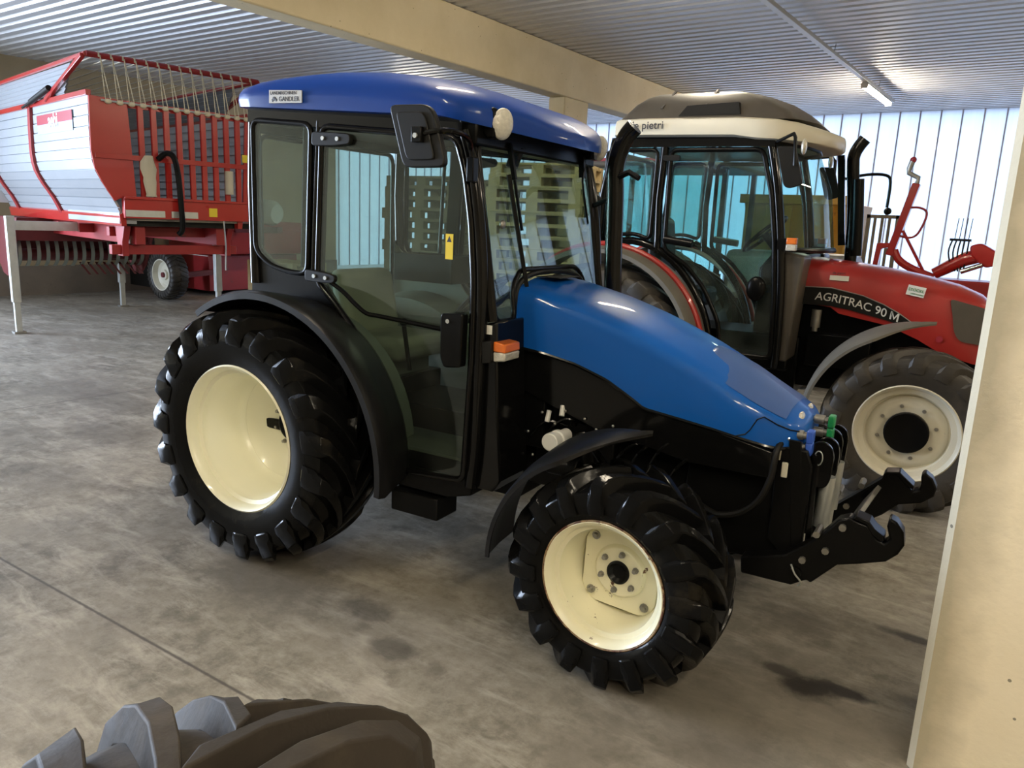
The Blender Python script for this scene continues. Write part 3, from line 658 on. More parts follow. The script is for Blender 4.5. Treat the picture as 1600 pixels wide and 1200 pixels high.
# roof ---------------------------------------------------------------
def plan(x): return interp(x, [(-.30, .575), (-.27, .62), (-.15, .640), (.9, .650), (1.08, .640), (1.17, .60), (1.24, .50), (1.30, .36), (1.35, .2), (1.37, .06)])
def zb(x): return 2.283-.098*(x+.3)/1.6 if x < 1.0 else 2.203-.075*(x-1.0)/.35*1.0-.0
def zt(x): return interp(x, [(-.30, 2.40), (-.15, 2.425), (.05, 2.447), (.35, 2.455), (.65, 2.435), (.9, 2.395), (1.15, 2.318), (1.28, 2.255), (1.37, 2.185)])
rings = []
for x in [-.30, -.285, -.25, -.15, 0, .15, .3, .45, .6, .75, .9, 1.0, 1.08, 1.14, 1.19, 1.24, 1.28, 1.32, 1.35, 1.37]:
    W, b_, t_ = plan(x), zb(x), zt(x); h = t_-b_
    lv = [(-.05, -.012), (0, 0), (.008, .25), (.002, .48), (-.022, .68), (-.065, .82), (-.14, .905), (-.28, .97)]
    half = [(max(W+d, .02), b_+fr*h) for d, fr in lv]+[(0, t_)]
    rings.append([(x, -y, z) for y, z in half]+[(x, y, z) for y, z in half[-2::-1]])
P(MB().loft(rings), 'roof', 'blue_roof', sharp=50)
lbp = P(MB().prism([(-.005, 2.283), (.212, 2.277), (.212, 2.333), (-.003, 2.343)], 'y', -.661, -.655), 'dealer_label', 'silver_ink')
tx = text_mb(MB(), 'GANDLER', .030, (.062, -.6618, 2.290), (1, 0, -.03), (0, 0, 1), .01)
text_mb(tx, 'LANDMASCHINEN', .021, (.005, -.6618, 2.322), (1, 0, -.03), (0, 0, 1), .01)
tx.sph((.032, -.6615, 2.302), (.014, .0008, .010), 10, 6).sph((.020, -.6615, 2.295), (.008, .0008, .007), 10, 6).sph((.045, -.6615, 2.296), (.008, .0008, .007), 10, 6)
tx.build('dealer_lettering', 'ink', lbp)
for s in (-1, 1):
    wl = P(MB().prism([(1.14, 2.235), (1.21, 2.245), (1.225, 2.21), (1.215, 2.12), (1.18, 2.115), (1.14, 2.16)], 'y', s*.50-.05, s*.50+.05), 'work_lamp', 'black', bevel=.01)
    q = MB().sph((0, 0, 0), (.022, .050, .066), 20, 12); q.xf(Matrix.Translation((1.232, s*.50+(-.008 if s < 0 else 0), 2.178)) @ Matrix.Rotation(-.55, 4, 'Z') @ Matrix.Rotation(.12, 4, 'Y')); q.build('lamp_lens', 'lens', wl)
# mirror
def mirror(par, poly, y, arm, mn='black_matte', th=.03, rot=None):
    mr = P(MB().prism(rounded(poly, .03, 3), 'y', y-th/2, y+th/2), 'mirror', mn, par, bevel=.008)
    a = MB().tube(arm, .011, 8).build('mirror_arm', 'black_gloss', mr)
    return mr
mp_ = [(.912, 2.215), (1.10, 2.212), (1.138, 2.18), (1.196, 2.00), (1.188, 1.972), (1.01, 1.970), (.985, 1.985)]
mo = mirror(BT, mp_, -.86, smooth_poly([(1.09, -.885, 2.10), (1.16, -.87, 2.11), (1.20, -.82, 2.112), (1.185, -.70, 2.10), (1.165, -.64, 2.05), (1.175, -.635, 1.97), (1.18, -.635, 1.93)], 5))
MB().prism(rounded([(.955, 2.185), (1.085, 2.183), (1.105, 2.16), (1.150, 2.01), (1.14, 2.0), (1.03, 1.998), (1.01, 2.01)], .02, 3), 'y', -.884, -.874).build('mirror_back_rib', 'black_matte', mo, bevel=.004)
MB().box(1.05, 1.10, -.905, -.874, 2.065, 2.125).build('mirror_clamp', 'black', mo, bevel=.004); MB().cyl((1.075, -.905, 2.09), (1.075, -.913, 2.09), .010, seg=10).build('clamp_bolt', 'galv', mo)
MB().box(1.155, 1.19, -.66, -.62, 1.93, 2.03).build('mirror_bracket', 'black', mo, bevel=.004)
mirror(BT, [(1.02, 1.95), (1.12, 1.95), (1.13, 1.77), (1.03, 1.77)], .80, smooth_poly([(1.07, .80, 1.88), (1.15, .74, 1.90), (1.18, .62, 1.90)], 4))
# exhaust stack on the far front corner
ex = MB(); pts = smooth_poly([(1.395, .46, 1.28), (1.375, .46, 1.55), (1.36, .46, 1.9), (1.35, .46, 2.04), (1.358, .46, 2.12), (1.378, .46, 2.19), (1.408, .46, 2.245), (1.44, .46, 2.28)], 5)
ex.tube(pts, .047, 24)
exo = P(ex, 'exhaust_pipe', 'black_gloss', sharp=60)
MB().tube([(1.36, .46, 1.93), (1.27, .50, 1.90), (1.19, .57, 1.88)], .014, 8).build('exhaust_bracket', 'black', exo)
MB().tube([(1.36, .44, 2.02), (1.44, .43, 2.05), (1.50, .42, 2.02)], .016, 8).build('pipe_clamp', 'black', exo)
# fenders
P(arc_fender((.15, .62), .772, lambda t: .68+.06*max(0, 1-abs(t-.85)/.6), -.925, -.60, -.10, 2.15, seg=36), 'rear_fender', 'fender_grey', sharp=50)
P(arc_fender((.15, .62), .772, lambda t: .68+.06*max(0, 1-abs(t-.85)/.6), .925, .60, -.10, 2.15, seg=36).xf(Matrix.Identity(4)), 'rear_fender', 'fender_grey', sharp=50)
for s in (-1, 1):
    P(arc_fender((2.0, .425), .515, .565, s*.93, s*.63, PI+.0, PI*.47, seg=30, lip=.018, taper=-s*.295), 'front_fender', 'fender_grey', sharp=50)
    P(MB().tube(smooth_poly([(1.83, s*.70, .90), (1.80, s*.60, .86), (1.86, s*.50, .70), (1.95, s*.45, .52)], 4), .016, 8), 'fender_bracket', 'black')
# interior
st = MB(); st.box(.02, .48, -.24, .24, 1.00, 1.13); st.loft([[(x, y, z) for x, y, z in ((-.05+lx, -.22, zz), (.07+lx, -.23, zz), (.07+lx, .23, zz), (-.05+lx, .22, zz))] for lx, zz in ((.06, 1.10), (.04, 1.22), (.01, 1.36), (-.01, 1.47))])
so = P(st, 'driver_seat', 'seat', bevel=.05, seg=4)
MB().box(.05, .35, -.2, .2, .66, 1.0).build('seat_base', 'interior', so)
sc_ = (.86, 0, 1.36); tl = .75
sw_ = MB().tube([(sc_[0]+.19*cos(a)*cos(tl)-0, .19*sin(a), sc_[2]+.19*cos(a)*sin(tl)) for a in [2*PI*i/28 for i in range(28)]], .014, 8, True)
for a in (0, 2.1, 4.2): sw_.obox(sc_, (sc_[0]+.19*cos(a)*cos(tl), .19*sin(a), sc_[2]+.19*cos(a)*sin(tl)), .02, .014)
swo = P(sw_, 'steering_wheel', 'black')
MB().cyl((.87, 0, 1.34), (1.05, 0, 1.1), .03).build('steering_column', 'black', swo)
P(MB().prism([(1.0, .66), (1.19, .66), (1.2, 1.3), (1.05, 1.36), (.93, 1.22), (.98, .9)], 'y', -.28, .28), 'dashboard', 'interior', bevel=.02)
bx = MB(); bx.box(.04, .46, .25, .50, 1.40, 1.415); bx.box(.04, .052, .25, .50, 1.40, 1.56); bx.box(.448, .46, .25, .50, 1.40, 1.56); bx.box(.04, .46, .25, .262, 1.40, 1.56); bx.box(.04, .46, .488, .50, 1.40, 1.56)
P(bx, 'storage_box', 'black_matte', bevel=.004)
for s in (-1, 1):
    P(MB().lathe([(s*.595 , .70), (s*.36, .66), (s*.36, .30)], (0.02, 0, .62), 30, a0=-.1, a1=PI+.1), 'inner_wheel_arch', 'interior')
    P(MB().tube([(.16, s*.585, 2.18), (.13, s*.585, 1.5)], .012, 8), 'grab_handle', 'black')
P(MB().box(.35, 1.18, -.55, .55, .661, .675), 'floor_mat', 'floor_mat')
P(MB().obox((.62, -.33, 1.0), (.60, -.36, 1.24), .016, .016).sph((.60, -.36, 1.25), .022), 'gear_lever', 'black')
# front linkage
HN = [(2.548,.499),(2.625,.567),(2.665,.605),(2.698,.649),(2.730,.694),(2.770,.714),(2.806,.702),(2.845,.696),(2.874,.650),(2.900,.639),(2.915,.661),(2.900,.709),(2.904,.744),(2.932,.733),(2.959,.698),(2.968,.648),(2.951,.607),(2.914,.568),(2.816,.531),(2.748,.509),(2.717,.473),(2.659,.406),(2.643,.416),(2.587,.377),(2.490,.375),(2.384,.374),(2.376,.445)]
HF = [(2.548,.45),(2.665,.56),(2.76,.65),(2.828,.717),(2.835,.743),(2.891,.752),(2.916,.727),(2.957,.685),(2.981,.699),(2.984,.727),(2.979,.764),(2.992,.782),(3.025,.759),(3.046,.719),(3.041,.680),(2.997,.639),(2.910,.613),(2.85,.55),(2.72,.45),(2.6,.38),(2.4,.38),(2.4,.44)]
for poly, y in ((HN, -.30), (HF, .30)):
    ar = P(MB().prism(poly, 'y', y-.038, y+.038), 'linkage_arm', 'black', bevel=.008)
    hx = poly[-0 or 0]
    (MB().prism([(2.78, .712), (2.83, .70), (2.855, .665), (2.885, .645), (2.90, .652), (2.895, .668), (2.862, .69), (2.84, .716), (2.79, .728)] if y < 0 else [(2.83, .735), (2.89, .748), (2.92, .715), (2.955, .695), (2.96, .712), (2.925, .74), (2.895, .765), (2.84, .755)], 'y', y-.044, y+.044)).build('hook_latch', 'black', ar, bevel=.004)
    MB().cyl((2.60, y-.05, .44), (2.60, y+.05, .44), .022).build('arm_pin', 'black', ar)
for y in (-.355, .25):
    for bx_, bz_ in ((2.62, .50), (2.70, .56), (2.66, .62), (2.75, .67)): P(MB().cyl((bx_, y, bz_), (bx_, y+.1, bz_), .014, seg=8), 'linkage_bolt', 'steel')
P(MB().tube(smooth_poly([(2.58, -.345, .47), (2.60, -.36, .44), (2.625, -.355, .41), (2.615, -.345, .385)], 4), .004, 6), 'pin_ring', 'galv')
P(MB().obox((2.60, -.20, .90), (2.615, -.20, .50), .03, .022), 'linkage_rod', 'black_gloss')
P(MB().obox((2.74, -.27, .60), (2.80, .27, .64), .10, .02, up=(1, 0, -.6)), 'linkage_crossbar', 'steel', bevel=.003)
for y in (-.13, .13):
    cyo = P(MB().cyl((2.650, y, .80), (2.645, y, .58), .030).cyl((2.645, y, .58), (2.643, y, .49), .018), 'lift_cylinder', 'galv')
    MB().prism(rounded([(2.575, .76), (2.565, .90), (2.585, .945), (2.62, .958), (2.655, .94), (2.668, .90), (2.665, .80), (2.65, .76)], .02, 3), 'y', y-.055, y-.035).build('cylinder_plate', 'black_gloss', cyo, bevel=.003)
    MB().prism(rounded([(2.585, .76), (2.575, .90), (2.595, .945), (2.63, .958), (2.665, .94), (2.678, .90), (2.675, .80), (2.66, .76)], .02, 3), 'y', y+.035, y+.055).build('cylinder_plate', 'black_gloss', cyo, bevel=.003)
    MB().tube([(2.61+.016*cos(a), y-.059, .885+.03*sin(a)) for a in [2*PI*i/14 for i in range(14)]], .0028, 6, True).build('split_pin', 'galv', cyo)
P(MB().prism([(2.50, .96), (2.548, .96), (2.60, .50), (2.56, .48)], 'y', -.262, -.25), 'linkage_plate', 'black', bevel=.003)
P(MB().tube(smooth_poly([(2.47, -.26, .94), (2.462, -.30, .90), (2.455, -.31, .80), (2.42, -.31, .70), (2.35, -.30, .625), (2.25, -.28, .585), (2.15, -.24, .60)], 5), .014, 8), 'hydraulic_hose', 'black_matte')
P(MB().tube([(2.50, -.25, .962), (2.478, -.255, .962), (2.47, -.26, .94), (2.468, -.262, .87)], .009, 8), 'hose_elbow', 'chrome')
cp = 0
for i, (x, y, z, cap) in enumerate(((2.475, -.21, .975, 'coup_blue'), (2.475, -.21, .925, 'coup_blue'), (2.52, .02, 1.0, 'coup_green'), (2.52, .02, .945, 'coup_green'))):
    c0 = P(MB().cyl((x, y, z), (x+.03, y, z), .012).cyl((x+.03, y, z), (x+.07, y, z), .021).cyl((x+.07, y, z), (x+.085, y, z), .015), 'hydraulic_coupler', 'steel')
    MB().box(x+.085, x+.112, y-.028, y+.028, z-.027, z+.026).build('coupler_cap', cap, c0, bevel=.006)['label'] = ('blue' if 'blue' in cap else 'green')+' plastic coupler cap'
P(MB().box(2.50, 2.515, -.14, .10, .90, 1.03), 'coupler_bracket', 'steel')
P(MB().box(2.485, 2.51, -.272, -.262, .80, .865), 'adjuster_plate', 'offwhite', bevel=.004)
for y in (-.16, -.06): P(MB().cyl((2.47, y, .995), (2.50, y, .93), .010).cyl((2.485, y, .965), (2.49, y, .95), .015), 'hydraulic_nipple', 'chrome')

# ================================================================== RED TRACTOR
RXO, RYO = .58, 2.98
RT = thing('red_tractor', 'red tractor with white roof edge and dark roof hump behind the blue one', 'tractor', H(RXO, RYO, 0), RZ)
ORG = (RXO, RYO, 0)
def Q(mb, name, ma, par=RT, **k): return mb.build(name, ma, par, org=ORG, **k)
YN = 2.37
rt_f = add_wheel(RT, 'front_wheel', 2.835-RXO, 2.17-RYO, .535, .548, .32, .305, 17, .034, 'offwhite', .075, kind='dish', tyre='rubber_d', nuts=8, nut_r=.175, hub_r=.135, sweep=.45)
rt_r = add_wheel(RT, 'rear_wheel', 0, 2.25-RYO, .745, .75, .44, .43, 20, .035, 'offwhite', .10, tyre='rubber_d', nuts=8, nut_r=.13, hub_r=.1, sweep=.4)
for src, (x, y, z) in ((rt_f, (2.835-RXO, .81, .535)), (rt_r, (0, .73, .745))):
    c_ = dup(src, RT); c_.location = (x, y, z); c_.rotation_euler = (0, 0, PI)
# hood
TZ = [(1.98, 1.60), (2.2, 1.585), (2.5, 1.555), (2.75, 1.515), (3.0, 1.46), (3.15, 1.40), (3.27, 1.30), (3.33, 1.18), (3.35, 1.05)]
BZ = [(1.98, 1.275), (2.20, 1.255), (2.26, 1.215), (2.6, 1.16), (2.80, 1.08), (2.95, 1.00), (3.15, .95), (3.35, .93)]
HWd = [(1.98, .335), (2.6, .33), (3.0, .32), (3.2, .30), (3.3, .26), (3.35, .20)]
rings = []
for x in [1.98, 2.05, 2.2, 2.26, 2.4, 2.6, 2.7, 2.8, 2.9, 3.0, 3.08, 3.15, 3.21, 3.27, 3.31, 3.335, 3.35]:
    W, a, b = interp(x, HWd), interp(x, BZ), interp(x, TZ); h = min(1, (b-a)/.3)
    half = [(W, a), (W+.008, a+(b-a)*.4), (W, b-.10*h), (W-.025, b-.045*h), (W-.08, b-.012*h), (W*.4, b+.006), (0, b+.01)]
    rings.append([(x, RYO-y, z) for y, z in half]+[(x, RYO+y, z) for y, z in half[-2::-1]])
Q(MB().loft(rings), 'hood', 'redT', sharp=60)
Q(MB().prism([(2.66, 1.25), (2.635, 1.57), (2.72, 1.625), (3.24, 1.625), (3.325, 1.57), (3.30, 1.25)], 'x', 1.955, 1.995), 'hood_gasket', 'black', bevel=.008)
def hy(x): return RYO-interp(x, HWd)-.012
for s in (-1, 1):
    bt = [(1.985, 1.39), (2.19, 1.395), (2.41, 1.355), (2.55, 1.305), (2.66, 1.25), (2.76, 1.185)]; bb_ = [(1.985, 1.265), (2.20, 1.265), (2.33, 1.25), (2.45, 1.225), (2.57, 1.20), (2.68, 1.175)]
    mb = MB(); vs = []
    for (a, b), (c1, d1_) in zip(bt, bb_):
        vs += [(a, RYO+s*(interp(a, HWd)+.012), b), (c1, RYO+s*(interp(c1, HWd)+.012), d1_), (a, RYO+s*(interp(a, HWd)-.01), b), (c1, RYO+s*(interp(c1, HWd)-.01), d1_)]
    fs_ = []
    for i in range(5):
        k = 4*i; fs_ += [(k, k+1, k+5, k+4), (k, k+4, k+6, k+2), (k+1, k+3, k+7, k+5)]
    mb.add(vs, fs_); band = Q(mb, 'name_band', 'black_matte')
    Q(MB().tube([(a, RYO+s*(interp(a, HWd)+.012), b+.004) for a, b in bt], .004, 6), 'band_trim', 'steel')
    if s < 0:
        def pth(x, y):
            xx = 2.085+x*.98; zz = interp(xx, [(2.0, 1.308), (2.2, 1.302), (2.35, 1.279), (2.5, 1.243), (2.6, 1.212), (2.72, 1.172)]); sl = interp(xx, [(2.05, -.03), (2.3, -.16), (2.5, -.30), (2.7, -.5)])
            return Vector((xx+y*.1, hy(xx)-.006, zz+y))
        lt_ = text_mb(MB(), 'AGRITRAC 90', .082, (0, 0, 0), (1, 0, 0), (0, 0, 1), .006, path=pth)
        for q4 in (((0, 0), (.011, 0), (.011, .058), (0, .058)), ((.047, 0), (.058, 0), (.058, .058), (.047, .058)), ((.011, .058), (.011, .040), (.029, .004), (.029, .022)), ((.047, .058), (.029, .022), (.029, .004), (.047, .040))):
            lt_.add([pth(.525+a_, b_) for a_, b_ in q4], [(0, 1, 2, 3)])
        lt_.build('model_lettering', 'white_ink', band, org=ORG)
l1 = Q(MB().box(2.685, 2.80, hy(2.75)-.008, hy(2.75)+.004, 1.385, 1.455).xf(Matrix.Translation((2.74, 0, 1.42)) @ Matrix.Rotation(.16, 4, 'Y') @ Matrix.Translation((-2.74, 0, -1.42))), 'dealer_label', 'white')
t1 = text_mb(MB(), 'STÖCKL', .027, (2.692, hy(2.75)-.010, 1.425), (1, 0, -.16), (.16, 0, 1), .006); text_mb(t1, 'LANDTECHNIK', .012, (2.708, hy(2.75)-.010, 1.400), (1, 0, -.16), (.16, 0, 1), .0)
t1.build('dealer_lettering', 'coup_green', l1, org=ORG)
l2 = Q(MB().box(2.17, 2.30, hy(2.25)-.004, hy(2.25)+.004, 1.455, 1.490), 'maker_label', 'white')
text_mb(MB(), 'de pietri', .026, (2.185, hy(2.25)-.004, 1.500), (1, 0, 0), (0, 0, 1), .01).build('maker_lettering', 'ink', l2, org=ORG)
for s in (-1, 1):
    hp = rounded([(2.955, 1.385), (3.19, 1.33), (3.24, 1.20), (3.235, 1.08), (3.05, 1.10), (3.01, 1.16), (2.985, 1.28)], .03, 3)
    mb = MB(); n = len(hp); mb.add([(a, RYO+s*(interp(a, HWd)+.022), b) for a, b in hp]+[(a, RYO+s*(interp(a, HWd)-.02), b) for a, b in hp], [tuple(range(n))]+[(i, (i+1) % n, n+(i+1) % n, n+i) for i in range(n)])
    Q(mb, 'headlamp_grille', 'greyhump')
Q(MB().cyl((2.93, hy(2.93)-.002, 1.10), (2.93, hy(2.93)+.01, 1.10), .022), 'reflector', 'red_label')
# body under the hood
eb = MB(); eb.box(1.95, 3.1, 2.78, 3.18, .62, 1.25); eb.box(.2, 2.0, 2.70, 3.26, .55, 1.0); eb.box(2.9, 3.35, 2.80, 3.16, .55, 1.02); eb.box(2.05, 2.5, 2.68, 2.8, .8, 1.05)
Q(eb, 'engine_block', 'black', bevel=.01)
Q(MB().cyl((2.11, 2.64, 1.23), (2.11, 2.64, 1.10), .035).cyl((2.11, 2.64, 1.10), (2.11, 2.64, 1.07), .02), 'fuel_filter', 'steel')
Q(MB().tube([(2.835, 2.3, .535), (2.835, 2.7, .57), (2.835, 3.2, .57), (2.835, 3.66, .535)], [.12, .075, .075, .12], 14), 'front_axle', 'black')
Q(MB().cyl((.58, 2.3, .745), (.58, 3.66, .745), .13), 'rear_axle', 'black')
# cab
for s in (-1, 1):
    yy = RYO+s*(RYO-YN)
    fr = MB()
    fr.tube([(v.x, yy, v.y) for v in smooth_poly([(1.70, 2.42, 0), (1.78, 2.1, 0), (1.84, 1.75, 0), (1.88, 1.4, 0), (1.90, 1.0, 0), (1.90, .80, 0)], 3)], .034, 8)
    fr.tube([(.93, yy, 2.42), (.91, yy, 1.98), (.93, yy, 1.58)], .032, 8)
    fr.tube([(.52, yy, 2.44), (.44, yy, 2.0), (.42, yy, 1.62)], .034, 8)
    fr.obox((.50, yy, 2.40), (1.74, yy, 2.40), .07, .06)
    fr.tube([(v.x, yy, v.y) for v in smooth_poly([(.40, 1.60, 0), (.72, 1.665, 0), (1.0, 1.57, 0), (1.22, 1.36, 0), (1.36, 1.10, 0), (1.43, .80, 0)], 4)], .030, 8)
    Q(fr, 'cab_pillar_frame', 'black_gloss', sharp=50)
    dp = rounded([(.985, 2.35), (1.66, 2.35), (1.75, 2.05), (1.81, 1.70), (1.85, 1.3), (1.87, .87), (1.50, .87), (1.46, 1.10), (1.33, 1.34), (1.18, 1.50), (.99, 1.61)], .05, 3)
    dr = Q(MB().tube([(a, yy+s*.02, b) for a, b in dp], .018, 8, True), 'door', 'black', sharp=60)
    MB().prism(dp, 'y', yy+s*.02-.003, yy+s*.02+.003).build('door_glass', 'glassT', dr, org=ORG)
    MB().cyl((1.0, yy+s*.06, 1.69), (1.22, yy+s*.06, 1.665), .030, seg=12).build('door_grip', 'black', dr, org=ORG)
    MB().prism(rounded([(.93, 2.31), (1.06, 2.31), (1.06, 2.27), (.93, 2.27)], .015, 2), 'y', yy+s*.02, yy+s*.05).build('hinge', 'black_matte', dr, org=ORG)
    MB().sph((1.72, yy+s*.045, 1.37), (.07, .03, .09)).build('door_handle', 'black', dr, org=ORG)
    sp = rounded([(.57, 2.35), (.88, 2.35), (.87, 1.68), (.74, 1.72), (.50, 1.70)], .05, 3)
    sw = Q(MB().tube([(a, yy+s*.02, b) for a, b in sp], .016, 8, True), 'side_window', 'black', sharp=60)
    MB().prism(sp, 'y', yy+s*.02-.003, yy+s*.02+.003).build('side_window_glass', 'glassT', sw, org=ORG)
    # wheel arch: dusty grey lip and red stripe
    Q(arc_fender((.58, .80), .80, .82, RYO+s*.98, RYO+s*.60, .05, 2.4, seg=30), 'rear_fender', 'fender_dusty', sharp=50)
    Q(MB().tube([(.58+.835*cos(a), RYO+s*.80, .80+.835*sin(a)) for a in [.2+2.0*i/20 for i in range(21)]], .022, 8), 'fender_stripe', 'redT')
    Q(arc_fender((2.84, .535), .655, .705, RYO+s*.98, RYO+s*.64, PI+.0, PI*.47, seg=30, lip=.018, taper=-s*.335), 'front_fender', 'fender_dusty', sharp=50)
# curved windscreen
def wsx(z): return interp(z, [(1.64, 2.13), (2.1, 2.06), (2.42, 1.92)])
zs = [1.66, 1.8, 1.95, 2.1, 2.25, 2.40]; ys = [-1, -.85, -.5, 0, .5, .85, 1]
gl = MB(); vs = []
for z in zs:
    base = interp(z, [(1.64, 1.86), (2.1, 1.79), (2.42, 1.71)])
    for t in ys: vs.append((base+(wsx(z)-base)*(1-abs(t)**2.6), RYO+t*.60, z))
n = len(ys); gl.add(vs, [(k*n+i, k*n+i+1, (k+1)*n+i+1, (k+1)*n+i) for k in range(len(zs)-1) for i in range(n-1)])
wf = Q(MB().tube([vs[i] for i in range(n)], .018, 8), 'windscreen', 'black'); MB().tube([vs[-n+i] for i in range(n)], .02, 8).build('windscreen_top_bar', 'black', wf, org=ORG)
gl.build('windscreen_glass', 'glassT', wf, org=ORG, sharp=180)
Q(MB().obox((2.04, 3.35, 2.40), (2.12, 3.40, 1.70), .05, .05), 'screen_pillar', 'black_gloss')
rg = Q(MB().tube([(.42, RYO+y, z) for y, z in rounded([(-.52, 1.65), (.52, 1.65), (.52, 2.35), (-.52, 2.35)], .06, 4)], .02, 8, True), 'rear_window', 'black')
MB().box(.418, .423, RYO-.52, RYO+.52, 1.65, 2.35).build('rear_window_glass', 'glassT', rg, org=ORG)
Q(MB().box(1.40, 1.98, 2.40, 3.56, .78, .86), 'cab_floor', 'black', bevel=.01)
Q(MB().prism([(1.86, .85), (1.98, .85), (2.02, 1.62), (1.84, 1.66)], 'y', 2.38, 2.70), 'cowl_panel', 'greyhump', bevel=.02)
Q(MB().prism([(1.86, .85), (1.98, .85), (2.02, 1.62), (1.84, 1.66)], 'y', 3.26, 3.58), 'cowl_panel', 'black', bevel=.02)
Q(MB().prism([(1.62, .86), (1.9, .86), (1.95, 1.6), (1.75, 1.68), (1.62, 1.5)], 'y', 2.8, 3.16), 'dashboard', 'black', bevel=.02)
sc_ = (1.60, RYO-.02, 1.76)
sw_ = MB().tube([(sc_[0]+.20*cos(a)*cos(tl), sc_[1]+.20*sin(a), sc_[2]+.20*cos(a)*sin(tl)) for a in [2*PI*i/28 for i in range(28)]], .014, 8, True)
for a in (0, 2.1, 4.2): sw_.obox(sc_, (sc_[0]+.2*cos(a)*cos(tl), sc_[1]+.2*sin(a), sc_[2]+.2*cos(a)*sin(tl)), .02, .014)
swo = Q(sw_, 'steering_wheel', 'black'); MB().cyl(sc_, (1.78, RYO-.02, 1.55), .03).build('steering_column', 'black', swo, org=ORG)
so = Q(MB().box(.75, 1.2, 2.74, 3.22, 1.15, 1.30).prism([(.70, 1.28), (.84, 1.28), (.78, 1.85), (.68, 1.88)], 'y', 2.76, 3.20), 'driver_seat', 'black_matte', bevel=.04, seg=3)
# roof: white rim, dark hump
rr_ = []
for x, W in ((.50, .60), (.53, .655), (.7, .675), (1.45, .685), (1.60, .69), (1.74, .68), (1.86, .62), (1.96, .50), (2.06, .30), (2.10, .12)):
    zb_ = interp(x, [(.5, 2.46), (1.42, 2.455), (1.55, 2.43), (1.86, 2.41), (2.1, 2.40)]); zt_ = interp(x, [(.5, 2.565), (1.3, 2.575), (1.8, 2.535), (2.1, 2.47)])
    half = [(W-.05, zb_-.01), (W, zb_), (W+.004, zb_+(zt_-zb_)*.6), (W-.015, zt_), (W-.08, zt_+.018)]
    half = [(max(.02, a), b) for a, b in half]
    rr_.append([(x, RYO-a, b) for a, b in half]+[(x, RYO+a, b) for a, b in half[::-1]])
ro = Q(MB().loft(rr_), 'roof', 'white_roof', sharp=50)
hr = []
for z, x0, x1, W in ((2.56, .50, 1.96, .60), (2.63, .56, 1.88, .56), (2.70, .62, 1.76, .52), (2.755, .69, 1.62, .47), (2.785, .76, 1.52, .42)):
    hr.append([(a, RYO+b, z) for a, b in rounded([(x0, -W), (x1-.12, -W), (x1, -W*.45), (x1, W*.45), (x1-.12, W), (x0, W)], .06, 3)])
hp_ = MB().loft(hr).build('roof_hump', 'greyhump', ro, org=ORG, sharp=30)
MB().prism([(1.0, 2.60), (1.46, 2.60), (1.44, 2.685), (1.06, 2.67)], 'y', RYO-.585, RYO-.53).build('hump_vent', 'black_matte', ro, org=ORG)
for k in range(2): MB().obox((.85+.33*k, RYO-.55, 2.66), (.90+.33*k, RYO-.40, 2.805), .02, .012).build('hump_rib', 'greyhump', ro, org=ORG)
text_mb(MB(), 'de pietri', .080, (.655, RYO-.697, 2.497), (1, 0, 0), (0, 0, 1), .008).build('roof_lettering', 'ink', ro, org=ORG)
Q(MB().box(.48, 1.72, 2.38, 3.58, 2.37, 2.45), 'cab_header', 'black', bevel=.015)
for s in (-1, 1):
    mo = Q(MB().prism(rounded([(1.80, 2.345), (1.925, 2.345), (2.0, 2.10), (1.91, 2.07), (1.875, 2.09)], .025, 3), 'y', RYO+s*.86-.015, RYO+s*.86+.015), 'mirror', 'black_matte', bevel=.008)
    MB().tube([(1.76, RYO+s*.66, 2.40), (1.90, RYO+s*.84, 2.43), (1.92, RYO+s*.88, 2.40), (1.935, RYO+s*.88, 2.22)], .012, 8).build('mirror_arm', 'black', mo, org=ORG)
    wl = Q(MB().sph((1.93, RYO+s*.60, 2.37), (.02, .04, .055)), 'work_lamp', 'lens')
    il = Q(MB().box(1.84, 1.90, RYO+s*.66-.03, RYO+s*.66+.03, 1.66, 1.74), 'indicator_lamp', 'black')
    MB().box(1.90, 1.97, RYO+s*.66-.03, RYO+s*.66+.03, 1.70, 1.745).build('amber_lens', 'orange', il, org=ORG, bevel=.006); MB().box(1.90, 1.97, RYO+s*.66-.03, RYO+s*.66+.03, 1.655, 1.70).build('clear_lens', 'lens', il, org=ORG, bevel=.006)
exr = Q(MB().tube(smooth_poly([(2.205, 3.42, 1.45), (2.18, 3.42, 1.9), (2.13, 3.42, 2.30), (2.125, 3.42, 2.40), (2.15, 3.42, 2.47), (2.19, 3.42, 2.53)], 5), .048, 14), 'exhaust_pipe', 'black_gloss', sharp=60)
MB().tube([(2.235, 3.40, 1.62), (2.21, 3.40, 1.95), (2.18, 3.40, 2.22)], .046, 14).build('heat_shield', 'steel' if False else 'black', exr, org=ORG)
mb = MB(); mb.tube(smooth_poly([(2.04, 3.60, 2.23), (2.20, 3.75, 2.28), (2.34, 3.80, 2.28), (2.38, 3.80, 2.22), (2.38, 3.80, 2.02)], 4), .012, 8); mb.sph((2.39, 3.80, 1.99), .03)
Q(mb, 'mirror_bracket', 'black')

# ================================================================== FORAGE TRAILER (red and silver loading wagon)
TH = 1.423
TRL = thing('loading_wagon', 'red and silver hay loading wagon standing on metal legs at the left', 'wagon', (-6.202, 1.58, 0), TH)
